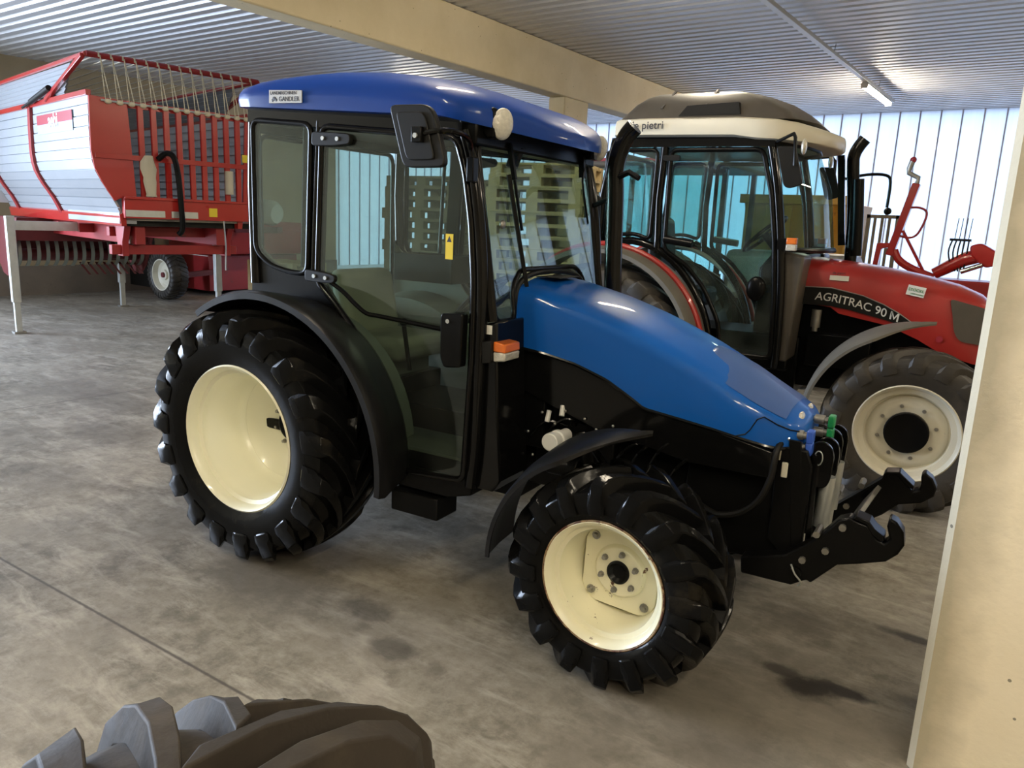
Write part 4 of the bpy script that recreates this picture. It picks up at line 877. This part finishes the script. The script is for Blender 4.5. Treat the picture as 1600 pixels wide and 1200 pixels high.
# local axes: x = across the slatted end (away from camera right), y = along the silver side
def T(mb, name, ma, par=TRL, **k): return mb.build(name, ma, par, **k)
WD, LN = 2.12, 4.95
PR = [(0, 3.01), (-.012, 2.7), (-.015, 2.38), (.015, 2.17), (.10, 1.99), (.215, 1.80), (.30, 1.60)]
def prof_pts(n=26):
    pts = smooth_poly([(a, b, 0) for a, b in PR], 8); L = [0]
    for a, b in zip(pts, pts[1:]): L.append(L[-1]+(b-a).length)
    out = []; tot = L[-1]
    for k in range(n+1):
        d = tot*k/n
        for i in range(len(L)-1):
            if L[i+1] >= d-1e-9:
                t = (d-L[i])/(L[i+1]-L[i]); q = pts[i].lerp(pts[i+1], t); out.append(q); break
    return out
def alu_side(u0, s):
    mb = MB(); base = prof_pts(12); a = []
    for i in range(len(base)-1):
        p, q = base[i], base[i+1]; d = q-p; nrm = Vector((-abs(d.y), 0, 0)).normalized() if True else None
        for t, off in ((0.0, 0), (.90, .004), (.91, .022), (.99, .022)): a.append((p.x+d.x*t+off, p.y+d.y*t))
    a.append((base[-1].x, base[-1].y))
    inner = [(x+.03, z) for x, z in a[::-1]]
    ring = a+inner; rings = []
    for v in (.03, LN): rings.append([(u0+s*x, v, z) for x, z in ring])
    return mb.loft(rings)
T(alu_side(0, 1), 'side_boards', 'alu', sharp=20); T(alu_side(WD, -1), 'side_boards', 'alu_brightened', sharp=20)
ub = MB()
def upper(u0, s):
    rings = []
    pts = []
    for k in range(7): pts += [(.0+.03*k*0, 3.03+.055*k), (.012, 3.03+.055*k+.045)]
    ring = [(a, b) for a, b in pts]+[(a+.02, b) for a, b in pts[::-1]]
    mb = MB().loft([[(u0+s*a, v, b) for a, b in ring] for v in (.75, LN)])
    # slanted front edge
    for i, v_ in enumerate(mb.v):
        x, y, z = v_
        if y < 1: mb.v[i] = (x, .95-(z-3.03)*.9, z)
    return mb
T(upper(0.01, 1), 'upper_side_sheet', 'alu', sharp=20); T(upper(WD-.01, -1), 'upper_side_sheet', 'alu', sharp=20)
for u0, s in ((0, 1), (WD, -1)):
    fr = MB(); fr.box(min(u0-.03*s, u0+.03*s), max(u0-.03*s, u0+.03*s), 0, LN, 2.985, 3.05)
    T(fr, 'top_rail', 'red', bevel=.006)
    T(MB().tube([(u0, 0, 3.44), (u0, LN, 3.42)], .028, 8), 'hoop_side_bar', 'red')
    T(MB().obox((u0-s*.03, .02, 3.42), (u0-s*.03, 1.50, 3.03), .05, .05), 'hoop_arm', 'red', bevel=.005)
    T(MB().cyl((u0-s*.07, 1.20, 3.15), (u0-s*.07, 2.0, 3.04), .035).cyl((u0-s*.07, 2.0, 3.04), (u0-s*.07, 2.4, 2.99), .018), 'gas_strut', 'black_matte')
    for v in (2.28, 4.4):
        pts = [(u0+s*(q.x-.035), q.y) for q in prof_pts(14)]
        mb = MB(); rg_ = []
        for x, z in pts: rg_.append([(x, v-.055, z), (x+s*.05, v-.055, z), (x+s*.05, v+.055, z), (x, v+.055, z)])
        T(mb.loft(rg_), 'side_rib', 'red_dull', bevel=.004)
    bmx = MB(); bmx.prism([(.26, 1.63), (.30, 1.66), (.34, 1.63), (.34, 1.50), (.28, 1.50)], 'y', 0, LN)
    for i, v_ in enumerate(bmx.v): bmx.v[i] = (u0+s*v_[0], v_[1], v_[2])
    T(bmx, 'sill', 'red', bevel=.004)
T(MB().prism([(.10, 1.66), (.30, 1.66), (.30, 1.53), (.10, 1.53)], 'y', .02, 1.95).xf(Matrix.Translation((.165, 0, 0))), 'silver_sill', 'alu')
# near decal on the silver side
dl = MB(); dl.box(-.020, -.014, .56, 1.98, 2.62, 2.86); do = T(dl, 'maker_label', 'pale_label')
MB().box(-.023, -.019, .56, 1.98, 2.74, 2.86).build('label_band', 'red_label', do)
text_mb(MB(), 'aebi', .24, (-.0245, 1.50, 2.70), (0, -1, 0), (0, 0, 1), .02).build('label_lettering', 'white', do)
# slatted end wall
we = .02
def endface(u0, u1, z0, z1, v0=0, v1=.03): return MB().box(u0, u1, v0, v1, z0, z1)
lp = [(0, 2.99), (.42, 2.97), (.47, 1.86), (.30, 1.84), (.215, 1.80), (.10, 1.99), (.015, 2.17), (-.015, 2.38)]
T(MB().prism(lp, 'y', -.012, .02), 'end_panel', 'red', bevel=.004)
T(MB().prism([(WD-a, b) for a, b in [(0, 2.99), (.20, 2.97), (.26, 1.86), (.2, 1.84), (.10, 1.99), (.015, 2.17), (-.015, 2.38)]], 'y', -.012, .02), 'end_panel', 'red', bevel=.004)
for k in range(9):
    u = .565+k*.155
    mb = MB(); mb.prism([(u-.036, -.012), (u-.030, -.022), (u+.030, -.022), (u+.036, -.012), (u+.036, .012), (u-.036, .012)], 'z', 1.84, 2.93)
    T(mb, 'slat', 'red')
T(MB().box(.02, WD-.02, -.034, -.022, 2.29, 2.35), 'cross_rail', 'red', bevel=.003)
T(MB().box(.12, WD-.12, .02, .06, 2.90, 2.98), 'end_top_rail', 'red', bevel=.003)
T(MB().box(.30, WD-.05, -.07, .02, 1.60, 1.86).box(.30, WD-.05, -.10, -.07, 1.83, 1.86), 'end_bottom_rail', 'red', bevel=.004)
T(MB().box(.31, .78, -.078, -.071, 1.62, 1.70).box(.86, 1.2, -.078, -.071, 1.62, 1.70), 'silver_plate', 'galv')
T(MB().box(1.35, 1.46, -.078, -.071, 1.65, 1.76), 'yellow_sign', 'yellow'); T(MB().box(1.86, 1.94, -.02, -.013, 2.38, 2.48), 'yellow_sign', 'yellow')
# rope netting
T(MB().tube([(0, 0, 3.44), (WD, 0, 3.44)], .034, 10), 'hoop_bar', 'red_dull')
T(MB().tube([(.12, -.03, 2.945), (WD-.05, -.03, 2.945)], .012, 8), 'rope_rod', 'galv')
net = MB()
for k in range(15):
    u = .14+k*.133
    net.tube([(u, -.036, 3.44), (u+.035, -.03, 2.95)], .0055, 5); net.tube([(u, -.036, 3.44), (u+.09, -.03, 2.95)], .0055, 5)
    net.tube([(u-.012, -.036, 3.42), (u-.012, -.036, 3.46), (u-.012, .03, 3.478), (u-.012, .036, 3.42)], .010, 5)
    net.sph((u+.06, -.03, 2.94), (.045, .03, .03), 8, 6)
T(net, 'end_netting', 'rope')
rf = MB()
for k in range(13): rf.tube([(.10+k*.16, 0, 3.43), (.10+k*.16, 2.5, 3.37), (.10+k*.16, LN, 3.42)], .006, 5)
T(rf, 'roof_ropes', 'rope')
T(MB().tube([(0, LN, 3.42), (WD, LN, 3.42)], .03, 8), 'hoop_bar', 'red_dull')
# far end wall, deck and interior floor
T(MB().box(.1, WD-.1, LN-.03, LN, 1.7, 2.95), 'end_boards', 'alu_brightened')
T(MB().box(.28, WD-.28, .02, LN, 1.57, 1.63), 'deck', 'steel')
T(MB().box(.34, WD-.1, .1, .7, 1.50, 1.57), 'deck_edge', 'black_matte')
# hoses and bag at the end wall
T(MB().tube(smooth_poly([(.74, -.05, 2.33), (.80, -.14, 2.40), (.88, -.17, 2.36), (.93, -.16, 2.15), (.95, -.16, 1.8), (.96, -.15, 1.5), (.93, -.1, 1.42)], 5), .035, 10), 'hose_bundle', 'black')
T(MB().loft([[(u+.60+(w_*cos(a)), -.06+.03*sin(a), z) for a in [2*PI*i/8 for i in range(8)]] for u, w_, z in ((.02, .05, 2.36), (0, .085, 2.28), (.01, .10, 2.2), (0.02, .075, 2.1), (.02, .08, 2.05), (.03, .06, 1.9), (.03, .07, 1.87))]), 'cloth_bag', 'canvas')
T(MB().cyl((1.66, -.03, 2.25), (1.66, -.03, 1.95), .055, seg=12), 'document_tube', 'canvas')
# underframe
uf = MB()
for u in (.55, 1.6): uf.box(u-.06, u+.06, .15, LN-.2, 1.27, 1.50)
for v in (.55, 1.7, 2.6, 3.8, 4.6): uf.box(.3, WD-.3, v-.05, v+.05, 1.36, 1.48)
T(uf, 'underframe', 'red_dull', bevel=.005)
uf = MB()
uf.prism([(-.2, .0), (0, 0), (0, 0)], 'y', 0, 0) if False else None
for u in (.40, 1.75): uf.prism([(.15, 1.5), (.5, 1.5), (.42, 1.28), (.42, 1.12), (.25, 1.12), (.25, 1.3)], 'x', u-.04, u+.04)
uf.obox((.25, .35, 1.20), (1.9, .35, 1.20), .10, .12)
T(uf, 'subframe', 'red_dull', bevel=.005)
pk = MB()
for u in (-.05, 1.93): pk.prism([(3.2, 1.5), (4.3, 1.5), (4.5, 1.15), (4.45, .82), (4.2, .62), (3.95, .58), (3.7, .75), (3.45, 1.1)], 'x', u-.02, u+.02)
pk.box(-.05, 1.93, 3.5, 3.9, 1.15, 1.5); pk.cyl((-.05, 4.0, .92), (1.93, 4.0, .92), .09)
pk.box(-.05, 1.93, 4.25, 4.3, .8, 1.5)
pko = T(pk, 'pickup_drum', 'red_dark', bevel=.005)
for k in range(15):
    u = .05+k*.13; mb = MB(); pts = smooth_poly([(u, 3.72, 1.18), (u, 3.66, 1.0), (u, 3.70, .84), (u, 3.86, .74)], 4)
    rg_ = [[(p.x-.026, p.y-.008, p.z), (p.x+.026, p.y-.008, p.z), (p.x+.026, p.y+.012, p.z), (p.x-.026, p.y+.012, p.z)] for p in pts]
    mb.loft(rg_).build('scraper_band', 'blade', pko)
for k in range(8):
    u = .95+k*.12; MB().loft([[(u-.02, 3.80, .76), (u+.02, 3.80, .76), (u+.02, 3.86, .80), (u-.02, 3.86, .80)], [(u+.09, 3.75, .60), (u+.12, 3.75, .60), (u+.12, 3.79, .60), (u+.09, 3.79, .60)]]).build('tine', 'red_dark', pko)
def leg(u, v, arm_u, zt_=1.55, sc=1.):
    lo = T(MB().box(u-.05, u+.05, v-.05, v+.05, .42, zt_), 'support_leg', 'galv', bevel=.006)
    MB().box(u-.035, u+.035, v-.035, v+.035, .03, .44).build('leg_tube', 'galv', lo); MB().box(u-.07, u+.07, v-.07, v+.07, .001, .03).build('foot_plate', 'steel', lo)
    a, b = min(u, arm_u), max(u, arm_u); MB().box(a, b, v-.04, v+.04, zt_-.18, zt_-.06).build('leg_arm', 'galv', lo)
leg(-.50, 1.75, .30); leg(1.66, 4.1, 1.4, 1.3); leg(2.50, 2.2, 1.9); 
T(MB().tube([(1.55, -.06, 1.60), (1.56, -.08, 1.3), (1.55, -.08, .95)], .010, 6), 'chain', 'steel')

# ================================================================== SECOND RED MACHINE (box body on a wheel) behind the wagon
RB = thing('red_baler', 'red boxy farm machine on a small white-rimmed wheel behind the silver wagon', 'farm machine', (-11.0, 6.0, 0))
OB = (-11.0, 6.0, 0)
def B(mb, name, ma, **k): return mb.build(name, ma, RB, org=OB, **k)
B(MB().box(-12.25, -10.75, 6.0, 8.2, .10, .82), 'lower_body', 'red_dull', bevel=.01)
B(MB().prism([(-12.25, .83), (-10.75, .83), (-10.45, .86), (-10.35, 1.35), (-10.6, 1.52), (-12.25, 1.52)], 'y', 6.05, 8.2), 'upper_body', 'red_dull', bevel=.01)
B(MB().box(-12.2, -10.76, 5.985, 6.0, .80, .815), 'panel_edge', 'white')
B(MB().prism([(-12.3, .15), (-11.4, .15), (-11.4, 1.25), (-11.9, 1.35), (-12.3, .9)], 'y', 5.2, 5.25), 'mud_flap', 'black_matte')
bw = tyre_mb(.47, .34, .29, 30, .015, base=.022, top=.016, sweep=.15, side=-1).build('wheel', 'rubber_d', RB, loc=(.33, -.93, .47))
MB().lathe([(-.15, .30), (-.15, .28), (-.06, .25), (-.03, .20), (-.05, .10), (-.09, .09), (-.09, 0)], seg=40).build('rim', 'offwhite', bw)
MB().cyl((-.0, -.08, 0), (0, -.12, 0), .05).build('hub', 'red_dark', bw)
B(MB().obox((-10.67, 5.1, .43), (-10.67, 6.1, .5), .1, .1), 'axle_stub', 'red_dark')
B(MB().tube(smooth_poly([(-10.2, 6.4, 1.72), (-9.7, 6.4, 1.74), (-9.2, 6.5, 1.70)], 4), [.05]+[.24]*7+[.18], 16), 'tank', 'white_plastic')
B(MB().obox((-10.6, 6.4, 1.35), (-9.0, 6.4, 1.40), .12, .12), 'drawbar', 'red_dark')

# ================================================================== PALLETS
def pallet(name, label, x, y, z, rz=0, ma='wood', tilt=None, group=None):
    mb = MB()
    for i in range(3): mb.box(-.6, .6, -.4+.35*i, -.4+.35*i+.1, 0, .022)
    for i in range(3):
        for j in range(3): mb.box(-.6+.5275*j, -.6+.5275*j+.145, -.4+.35*i, -.3+.35*i, .022, .10)
    for j in range(3): mb.box(-.6+.5275*j, -.455+.5275*j, -.4, .4, .10, .122)
    for i in range(5): mb.box(-.6, .6, -.4+.175*i, -.4+.175*i+.1, .122, .144)
    o = mb.build(name, ma); o.location = (x, y, z); o.rotation_euler = (0, 0, rz) if tilt is None else tilt
    return tag(o, label, 'pallet', group)
proto = {}
ORD = ['lowest', 'second from the floor', 'third from the floor', 'fourth from the floor', 'fifth from the floor', 'sixth from the floor', 'seventh from the floor', 'eighth from the floor', 'ninth from the floor', 'tenth from the floor', 'eleventh from the floor', 'twelfth from the floor', 'thirteenth from the floor', 'fourteenth from the floor', 'fifteenth from the floor', 'topmost']
for i in range(16):
    lab = 'weathered grey wooden pallet in the tall stack behind the blue cab, '+ORD[i]
    if i == 0: pr_ = pallet('wooden_pallet', lab, -4.0, 5.2, 0, .1, 'wood_old', group='pallets in the tall grey stack')
    else:
        o = pr_.copy(); COL.objects.link(o); o.location = (-4.0+random.uniform(-.03, .03), 5.2+random.uniform(-.03, .03), .1445*i); o.rotation_euler = (0, 0, .1+random.uniform(-.03, .03)); o['label'] = lab
for i in range(17):
    lab = 'pale new wooden pallet in the stack seen through the windscreen, '+(ORD[i] if i < 15 else ('second from the top' if i == 15 else 'topmost'))
    if i == 0: pn = pallet('wooden_pallet', lab, -2.05, 5.0, 0, .25, 'wood', group='pale pallets seen through the windscreen')
    else:
        o = pn.copy(); COL.objects.link(o); o.location = (-2.05+random.uniform(-.03, .03), 5.0+random.uniform(-.03, .03), .1445*i); o.rotation_euler = (0, 0, .25+random.uniform(-.03, .03)); o['label'] = lab
pallet('wooden_pallet', 'weathered pallet leaning on end against the pale pallet stack', -1.75, 4.30, .02, 0, 'wood_old', tilt=(math.radians(80), math.radians(0), .2))
for i in range(6):
    lab = 'light wooden pallet in the low stack between wagon and blue tractor, '+(ORD[i] if i < 5 else 'topmost')
    o = pn.copy(); COL.objects.link(o); o.location = (-8.3, 6.0, .1445*i); o.rotation_euler = (0, 0, .05); o['label'] = lab; o['group'] = 'pallets in the low stack behind the rear fender'

# ================================================================== OCHRE TIPPER BODY
OT = thing('ochre_skip', 'ochre yellow ribbed metal skip standing behind the red tractor', 'skip', (-.2, 9.9, 0))
def K(mb, name, ma, **k): return mb.build(name, ma, OT, org=(-.2, 9.9, 0), **k)
K(MB().prism([(9.5, .30), (9.5, 2.1), (9.42, 2.25), (10.9, 2.25), (10.8, 2.1), (10.8, .30)], 'x', -1.1, .55), 'body', 'ochre', bevel=.01)
K(MB().box(-1.16, .68, 9.36, 9.46, 2.22, 2.36), 'top_rim', 'ochre', bevel=.01)
for i in range(6): K(MB().prism([(9.5, .32), (9.42, .4), (9.40, 2.2), (9.5, 2.2)], 'x', -1.05+i*.31, -.95+i*.31), 'rib', 'ochre')
K(MB().box(-1.0, .5, 9.6, 10.7, .001, .30), 'skid', 'black_matte')
gt = thing('wooden_gate', 'tall slatted wooden frame leaning beside the ochre skip', 'frame', (1.0, 9.6, 0))
MB().box(.75, .80, 9.55, 9.60, 0, 2.1).box(1.15, 1.20, 9.55, 9.60, 0, 2.1).box(.75, 1.2, 9.55, 9.6, 2.05, 2.1).build('frame', 'wood_old', gt, org=(1.0, 9.6, 0))
MB().box(.85, .89, 9.54, 9.56, 0, 2.05).box(.95, .99, 9.54, 9.56, 0, 2.05).box(1.05, 1.09, 9.54, 9.56, 0, 2.05).build('slats', 'wood_old', gt, org=(1.0, 9.6, 0))

# ================================================================== RED IMPLEMENT at the right
IM = thing('red_implement', 'red implement with an upright crank jack and guard loop behind the red hood', 'farm machine', (1.9, 8., 0))
def I(mb, name, ma, **k): return mb.build(name, ma, IM, org=(1.9, 8., 0), **k)
I(MB().obox((1.40, 8, 1.55), (1.60, 8, 2.46), .11, .09), 'jack_tube', 'red', bevel=.01)
I(MB().tube([(1.60, 8, 2.46), (1.61, 8, 2.53), (1.49, 8, 2.59), (1.49, 8, 2.64), (1.515, 8, 2.74)], [.03, .03, .03, .035, .035], 10), 'crank', 'steel')
I(MB().sph((1.52, 8, 2.75), .04), 'crank_knob', 'red_label')
I(MB().tube(smooth_poly([(1.55, 8, 2.16), (1.66, 8, 2.165), (1.745, 8, 2.13), (1.765, 8, 2.06), (1.73, 8, 1.92), (1.68, 8, 1.82), (1.60, 8, 1.785), (1.50, 8, 1.80)], 4), .014, 8), 'guard_loop', 'red_dull')
I(MB().obox((1.52, 8, 1.87), (1.84, 8, 1.35), .035, .035), 'brace', 'red')
I(MB().tube(smooth_poly([(1.45, 8, 1.62), (1.52, 8, 1.50), (1.68, 8, 1.40), (1.95, 8, 1.30)], 4), .05, 10), 'arm', 'red')
I(MB().prism([(1.24, 1.70), (1.42, 1.71), (1.43, 1.66), (1.30, 1.63), (1.28, 1.42), (1.22, 1.42)], 'y', 7.95, 8.05), 'bracket', 'red', bevel=.008)
I(MB().box(1.2, 2.6, 7.7, 8.3, .45, 1.30), 'frame', 'red_dull', bevel=.02)
I(MB().cyl((1.4, 7.6, .45), (1.4, 8.4, .45), .45, seg=24), 'wheel', 'rubber_d')
I(MB().cyl((2.4, 7.6, .45), (2.4, 8.4, .45), .45, seg=24), 'wheel', 'rubber_d')
I(MB().tube([(1.95, 8, 1.35), (2.25, 8, 1.55), (2.45, 8, 1.62)], [.07, .09, .09], 12), 'boom', 'red')
I(MB().prism(rounded([(2.30, 1.72), (2.42, 1.76), (2.60, 1.66), (2.62, 1.50), (2.50, 1.46), (2.33, 1.60)], .04, 3), 'y', 7.9, 8.1), 'cover', 'red', bevel=.02)
hs = MB(); hs.box(2.07, 2.30, 7.95, 8.05, 1.77, 1.80)
for k in range(4): hs.cyl((2.12+.05*k, 8, 1.80), (2.13+.05*k, 8, 2.05), .005, seg=6)
for k in range(5): hs.tube(smooth_poly([(2.10+.045*k, 7.97, 1.78), (2.08+.05*k, 7.94, 1.62), (2.15+.03*k, 7.96, 1.40)], 4), .010, 6)
I(hs, 'valve_block', 'black_matte')
I(MB().cyl((2.25, 7.88, 1.40), (2.47, 7.88, 1.50), .03), 'cylinder_rod', 'chrome')

# ================================================================== THIRD TRACTOR seen between and through the cabs
TT = thing('far_tractor', 'dark tractor with a red-edged grey roof half hidden behind the red tractor', 'tractor', (-1.0, 6.6, 0), .05)
OT3 = (-1.0, 6.6, 0)
def U(mb, name, ma, **k): return mb.build(name, ma, TT, org=OT3, **k)
U(MB().box(-2.05, -.05, 5.95, 7.3, 2.50, 2.62), 'roof', 'fender_dusty', bevel=.04)
U(MB().box(-2.07, -.5, 5.93, 5.95, 2.58, 2.62), 'roof_edge', 'red_label')
fr = MB()
for x, y in ((-1.95, 6.0), (-1.95, 7.2), (-.9, 6.0), (-.2, 6.0), (-.2, 7.2)): fr.box(x-.03, x+.03, y-.03, y+.03, 1.2, 2.52)
fr.box(-1.98, -.15, 5.97, 6.03, 1.15, 1.25)
U(fr, 'cab_pillar_frame', 'black_gloss')
U(MB().box(-1.95, -.2, 5.99, 5.995, 1.2, 2.5), 'cab_glass', 'glassT')
U(MB().box(-.2, 1.3, 6.25, 7.0, .95, 1.55), 'hood', 'steel', bevel=.08)
U(MB().box(-1.9, 1.2, 6.4, 6.9, .55, .98), 'chassis', 'black')
for x, y, r, wd in ((-1.5, 5.95, .75, .4), (-1.5, 7.3, .75, .4), (.9, 6.0, .5, .3), (.9, 7.25, .5, .3)):
    t_ = tyre_mb(r, wd, r*.56, 18, .03, side=-1).build('wheel', 'rubber_d', TT, loc=(x-OT3[0], y-OT3[1], r))
    MB().lathe([(-wd*.4, r*.57), (-wd*.2, r*.5), (-wd*.1, .0)], seg=24).build('rim', 'offwhite', t_)

# ================================================================== TYRE IN THE FOREGROUND
fg = thing('large_tractor_wheel', 'large dusty tractor tyre with deep lugs at the bottom left edge', 'tyre', (2.72, -2.82, 0), 0)
ft = tyre_mb(.612, .42, .36, 20, .042, base=.040, top=.026, sweep=.62, side=1).build('tyre', 'rubber_fg', fg, loc=(0, 0, .612), bevel=.01, seg=3, sharp=55)
ft.rotation_euler = (0, 0, -.956)
MB().lathe([(-.2, .36), (-.2, .33), (-.1, .31), (-.02, .2), (-.02, 0)], seg=40).build('rim', 'offwhite', ft)

# ================================================================== LIGHT
wd_ = bpy.data.worlds.new('world'); scene.world = wd_; wd_.use_nodes = True
bgn = wd_.node_tree.nodes['Background']; bgn.inputs[0].default_value = (.60, .74, 1.0, 1); bgn.inputs[1].default_value = 3.6
def area(name, loc, rot, sx, sy, power, col):
    l = bpy.data.lights.new(name, 'AREA'); l.shape = 'RECTANGLE'; l.size = sx; l.size_y = sy; l.energy = power; l.color = col
    o = bpy.data.objects.new(name, l); COL.objects.link(o); o.location = loc; o.rotation_euler = rot; return o
# daylight through the open doorway in the left wall
area('doorway_daylight', (X0-.35, -4.7, 2.0), (math.radians(90), 0, math.radians(-90)), 6.9, 3.8, 3300, (.66, .79, 1.0))
scene.view_settings.view_transform = 'Standard'; scene.view_settings.look = 'None'; scene.view_settings.exposure = 0; scene.view_settings.gamma = 1
scene.view_settings.use_curve_mapping = False
scene.cycles.transparent_max_bounces = 32; scene.cycles.max_bounces = 8; scene.cycles.diffuse_bounces = 4; scene.cycles.glossy_bounces = 4
scene.cycles.use_denoising = True; scene.cycles.sample_clamp_indirect = 8; scene.cycles.caustics_reflective = False; scene.cycles.caustics_refractive = False
